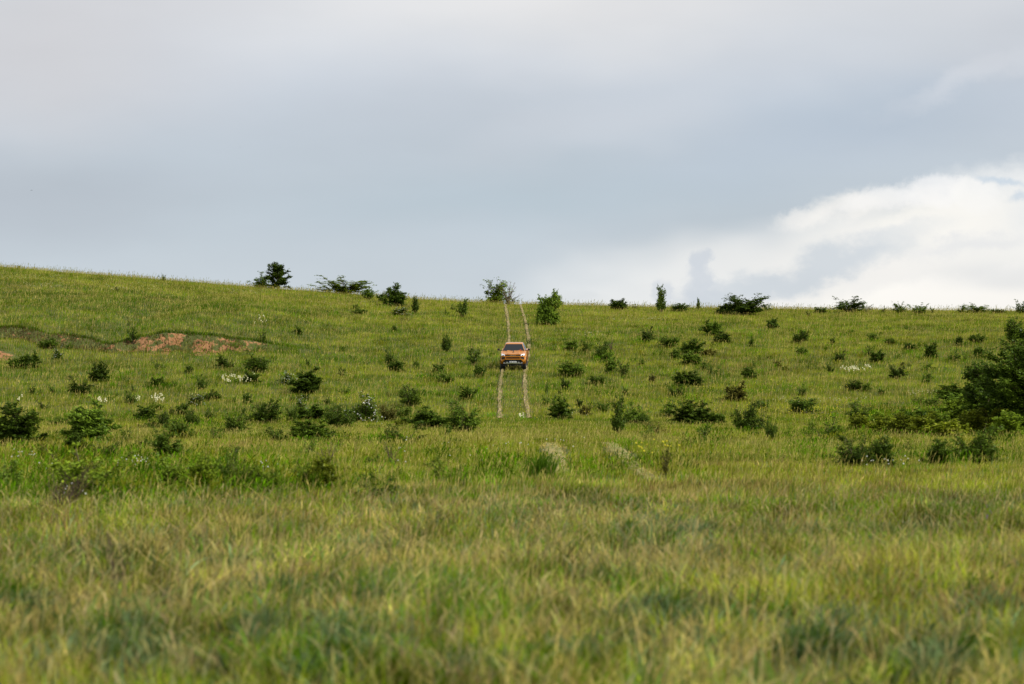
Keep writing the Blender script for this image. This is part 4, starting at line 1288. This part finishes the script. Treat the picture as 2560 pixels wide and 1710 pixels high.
    for s in (-1, 1):     # dark arch trims
        for yy, nm in ((A1, 'wheel_arch'), (A2, 'wheel_arch')):
            tt = np.linspace(math.pi * .97, math.pi * .03, 12); pts = []
            o = [(yy + .53 * math.cos(t), max(.44, .42 + .53 * math.sin(t))) for t in tt]; i_ = [(yy + .46 * math.cos(t), max(.44, .42 + .46 * math.sin(t))) for t in tt]
            V = []; xa, xb = s * .915, s * .945
            for k in range(12):
                for (p, x) in ((o[k], xa), (o[k], xb), (i_[k], xb), (i_[k], xa)): V.append((x, p[0], p[1]))
            Fq = [[k * 4 + a, k * 4 + (a + 1) % 4, k * 4 + 4 + (a + 1) % 4, k * 4 + 4 + a] for k in range(11) for a in range(4)]
            pym(nm, [(V, Fq)], BLACK, R)
    # front end: light bar, lamps, grille, chamfered corners, black lower bumper, skid plate, plate
    YF = -2.50
    pym('nose_panel', [box(-.56, .56, YF - .005, -2.40, 1.05, 1.132)], BLACK, R)
    word = []; x = -.21
    for ch in 'TOYOTA':
        word += letter(ch, x, 1.069, .048, .042, YF - .018); x += .075
    pym('nose_lettering', word, LETTER, R)
    pym('nose_ledge', [([(-.80, -2.42, 1.045), (.80, -2.42, 1.045), (.80, -2.28, 1.052), (-.80, -2.28, 1.052), (-.80, -2.42, .985), (-.62, YF - .03, .985), (.62, YF - .03, .985), (.80, -2.42, .985), (-.62, YF - .03, 1.05), (.62, YF - .03, 1.05)],
                          [[8, 9, 1, 2, 3, 0], [4, 7, 6, 5], [0, 4, 5, 8], [8, 5, 6, 9], [9, 6, 7, 1]])], PAINT, R, .012)
    for s in (-1, 1):
        V = [(s * .55, -2.49, 1.06), (s * .80, -2.35, 1.065), (s * .845, -2.12, 1.17), (s * .78, -2.18, 1.205), (s * .56, -2.40, 1.15)]
        V += [(a, b + .12, c - .01) for a, b, c in V]
        hl = pym('headlight', [(V, [[0, 1, 2, 3, 4], [9, 8, 7, 6, 5]] + [[i, i + 5, (i + 1) % 5 + 5, (i + 1) % 5] for i in range(5)])], LAMPM, R)
        pym('lamp_unit', [box(min(s * .64, s * .74), max(s * .64, s * .74), -2.455, -2.38, 1.075, 1.115)], BLACK, hl)
    # grille as a body-coloured mesh of bars
    pym('grille_back', [box(-.49, .49, -2.47, -2.40, .86, .985)], BLACK, R)
    bars = [box(-.49, .49, -2.505, -2.47, z, z + .012) for z in (.868, .888, .908, .928, .948, .968)]
    bars += [box(x, x + .012, -2.50, -2.475, .86, .985) for x in np.linspace(-.48, .46, 17)]
    pym('grille', bars, PAINT_D, R)
    for s in (-1, 1):
        pym('grille_pillar', [box(min(s * .49, s * .53), max(s * .49, s * .53), -2.535, -2.42, .80, .985)], PAINT, R)
        V = [(s * .55, -2.50, .97), (s * .78, -2.41, .97), (s * .79, -2.41, .80), (s * .62, -2.49, .86)]
        V += [(a, b + .06, c) for a, b, c in V]
        pym('side_intake', [(V, BX)], BLACK, R)
        V = [(s * .50, -2.545, .86), (s * .56, -2.545, .87), (s * .84, -2.44, .74), (s * .76, -2.47, .66)]
        V2 = [(s * .50, -2.46, .85), (s * .56, -2.44, .89), (s * .86, -2.32, .76), (s * .76, -2.40, .64)]
        pym('bumper_corner', [(V + V2, BX)], PAINT, R)
    pym('bumper_bar', [box(-.54, .54, -2.545, -2.43, .80, .855)], PAINT, R, .01)
    V = [(-.50, -2.50, .80), (.50, -2.50, .80), (.70, -2.44, .60), (.62, -2.40, .48), (-.62, -2.40, .48), (-.70, -2.44, .60)]
    V += [(a, b + .2, c) for a, b, c in V]
    pym('lower_bumper', [(V, [[0, 5, 4, 3, 2, 1], [6, 7, 8, 9, 10, 11]] + [[i, (i + 1) % 6, (i + 1) % 6 + 6, i + 6] for i in range(6)])], BLACK, R)
    V = [(-.52, -2.53, .60), (.52, -2.53, .60), (.58, -2.50, .50), (-.58, -2.50, .50)]; V += [(a, b + .06, c) for a, b, c in V]
    pym('skid_plate', [(V, BX), box(-.46, -.36, -2.56, -2.50, .565, .635), box(.36, .46, -2.56, -2.50, .565, .635)], SILVER, R)
    for s in (-1, 1): pym('fog_light', [cyl_x(0, 0, 0, .035, .05, 12)], LAMPM, R).location = (s * .63, -2.455, .55)
    pl = pym('number_plate', [box(-.26, .26, -2.575, -2.56, .585, .695)], WHITE, R)
    pym('plate_band', [box(-.26, -.225, -2.580, -2.576, .585, .695)], BLUE, pl)
    pym('plate_marks', [box(a, a + .028, -2.580, -2.576, .612, .668) for a in (-.17, -.125, -.08, .0, .045, .12, .165)], INK, pl)
    for s in (-1, 1):
        m = pym('wing_mirror', [([(s * 1.0, -.86, 1.30), (s * 1.15, -.88, 1.31), (s * 1.17, -.87, 1.45), (s * .99, -.86, 1.46), (s * 1.0, -.76, 1.31), (s * 1.14, -.77, 1.32), (s * 1.15, -.77, 1.43), (s * 1.0, -.76, 1.44)], BX)], BLACK, R, .02)
        pym('mirror_arm', [box(min(s * .82, s * 1.0), max(s * .82, s * 1.0), -.83, -.78, 1.30, 1.34)], BLACK, m)
    for s in (-1, 1): pym('side_step', [box(s * .90 - .09, s * .90 + .09, -1.05, 1.0, .34, .39)], BLACK, R, .01)
    for s in (-1, 1):
        for k, yy in enumerate((-.15, .85)): pym('door_handle', [box(min(s * .915, s * .95), max(s * .915, s * .95), yy, yy + .16, 1.08, 1.11)], BLACK, R)
    pym('antenna', [cyl_x(0, 0, 0, .006, .2, 6)], BLACK, R).matrix_local = Matrix.Translation((0, .55, 1.88)) @ Matrix.Rotation(math.radians(90), 4, 'Y')


build_truck()


# ------------------------------------------------------------------ two birds in the air
def bird(px, py, d, span, label):
    a, f, v = ray(px, py)
    rs_ = []
    n = 7; V = []; F = []
    for i in range(n):
        t = (i / (n - 1)) * 2 - 1; z = .10 * (1 - t * t) - .02 * abs(t) ; c = .10 * (1 - abs(t)) + .03
        for dy in (-c, c):
            for dz in (-.010, .010): V.append((t * .5, dy + .05 * abs(t), z + dz))
    for i in range(n - 1):
        o = i * 4
        for a_, b_ in ((0, 1), (1, 3), (3, 2), (2, 0)): F.append([o + a_, o + b_, o + 4 + b_, o + 4 + a_])
    F += [[0, 2, 3, 1], [(n - 1) * 4 + k for k in (1, 3, 2, 0)]]
    body = []
    rings = [(-.24, .01), (-.18, .035), (-.05, .06), (.10, .045), (.22, .03), (.30, .05)]
    bv, bf = [], []
    for (yy, r) in rings:
        for k in range(8):
            an = k * math.pi / 4; bv.append((r * math.cos(an), yy, .09 + (r if yy < .2 else .008) * math.sin(an)))
    for i in range(len(rings) - 1):
        for k in range(8): bf.append([i * 8 + k, i * 8 + (k + 1) % 8, i * 8 + 8 + (k + 1) % 8, i * 8 + 8 + k])
    bf += [list(range(8))[::-1], list(range(40, 48))]
    o = pym('bird', [(V, F), (bv, bf)], FEATHER, None)
    o.location = (a / f * d, d, EYE + v / f * d); o.scale = (span,) * 3; o.rotation_euler = (math.radians(-8), math.radians(6), math.radians(15))
    o['label'] = label; o['category'] = 'bird'; o['group'] = 'small birds in the sky'


FEATHER = mat_simple('dark_feathers', (.03, .03, .035), .8)
bird(79, 476, 330, .42, 'small bird gliding in the sky near the left edge')
bird(601, 368, 330, .22, 'tiny dark bird high in the sky above the rounded skyline tree')
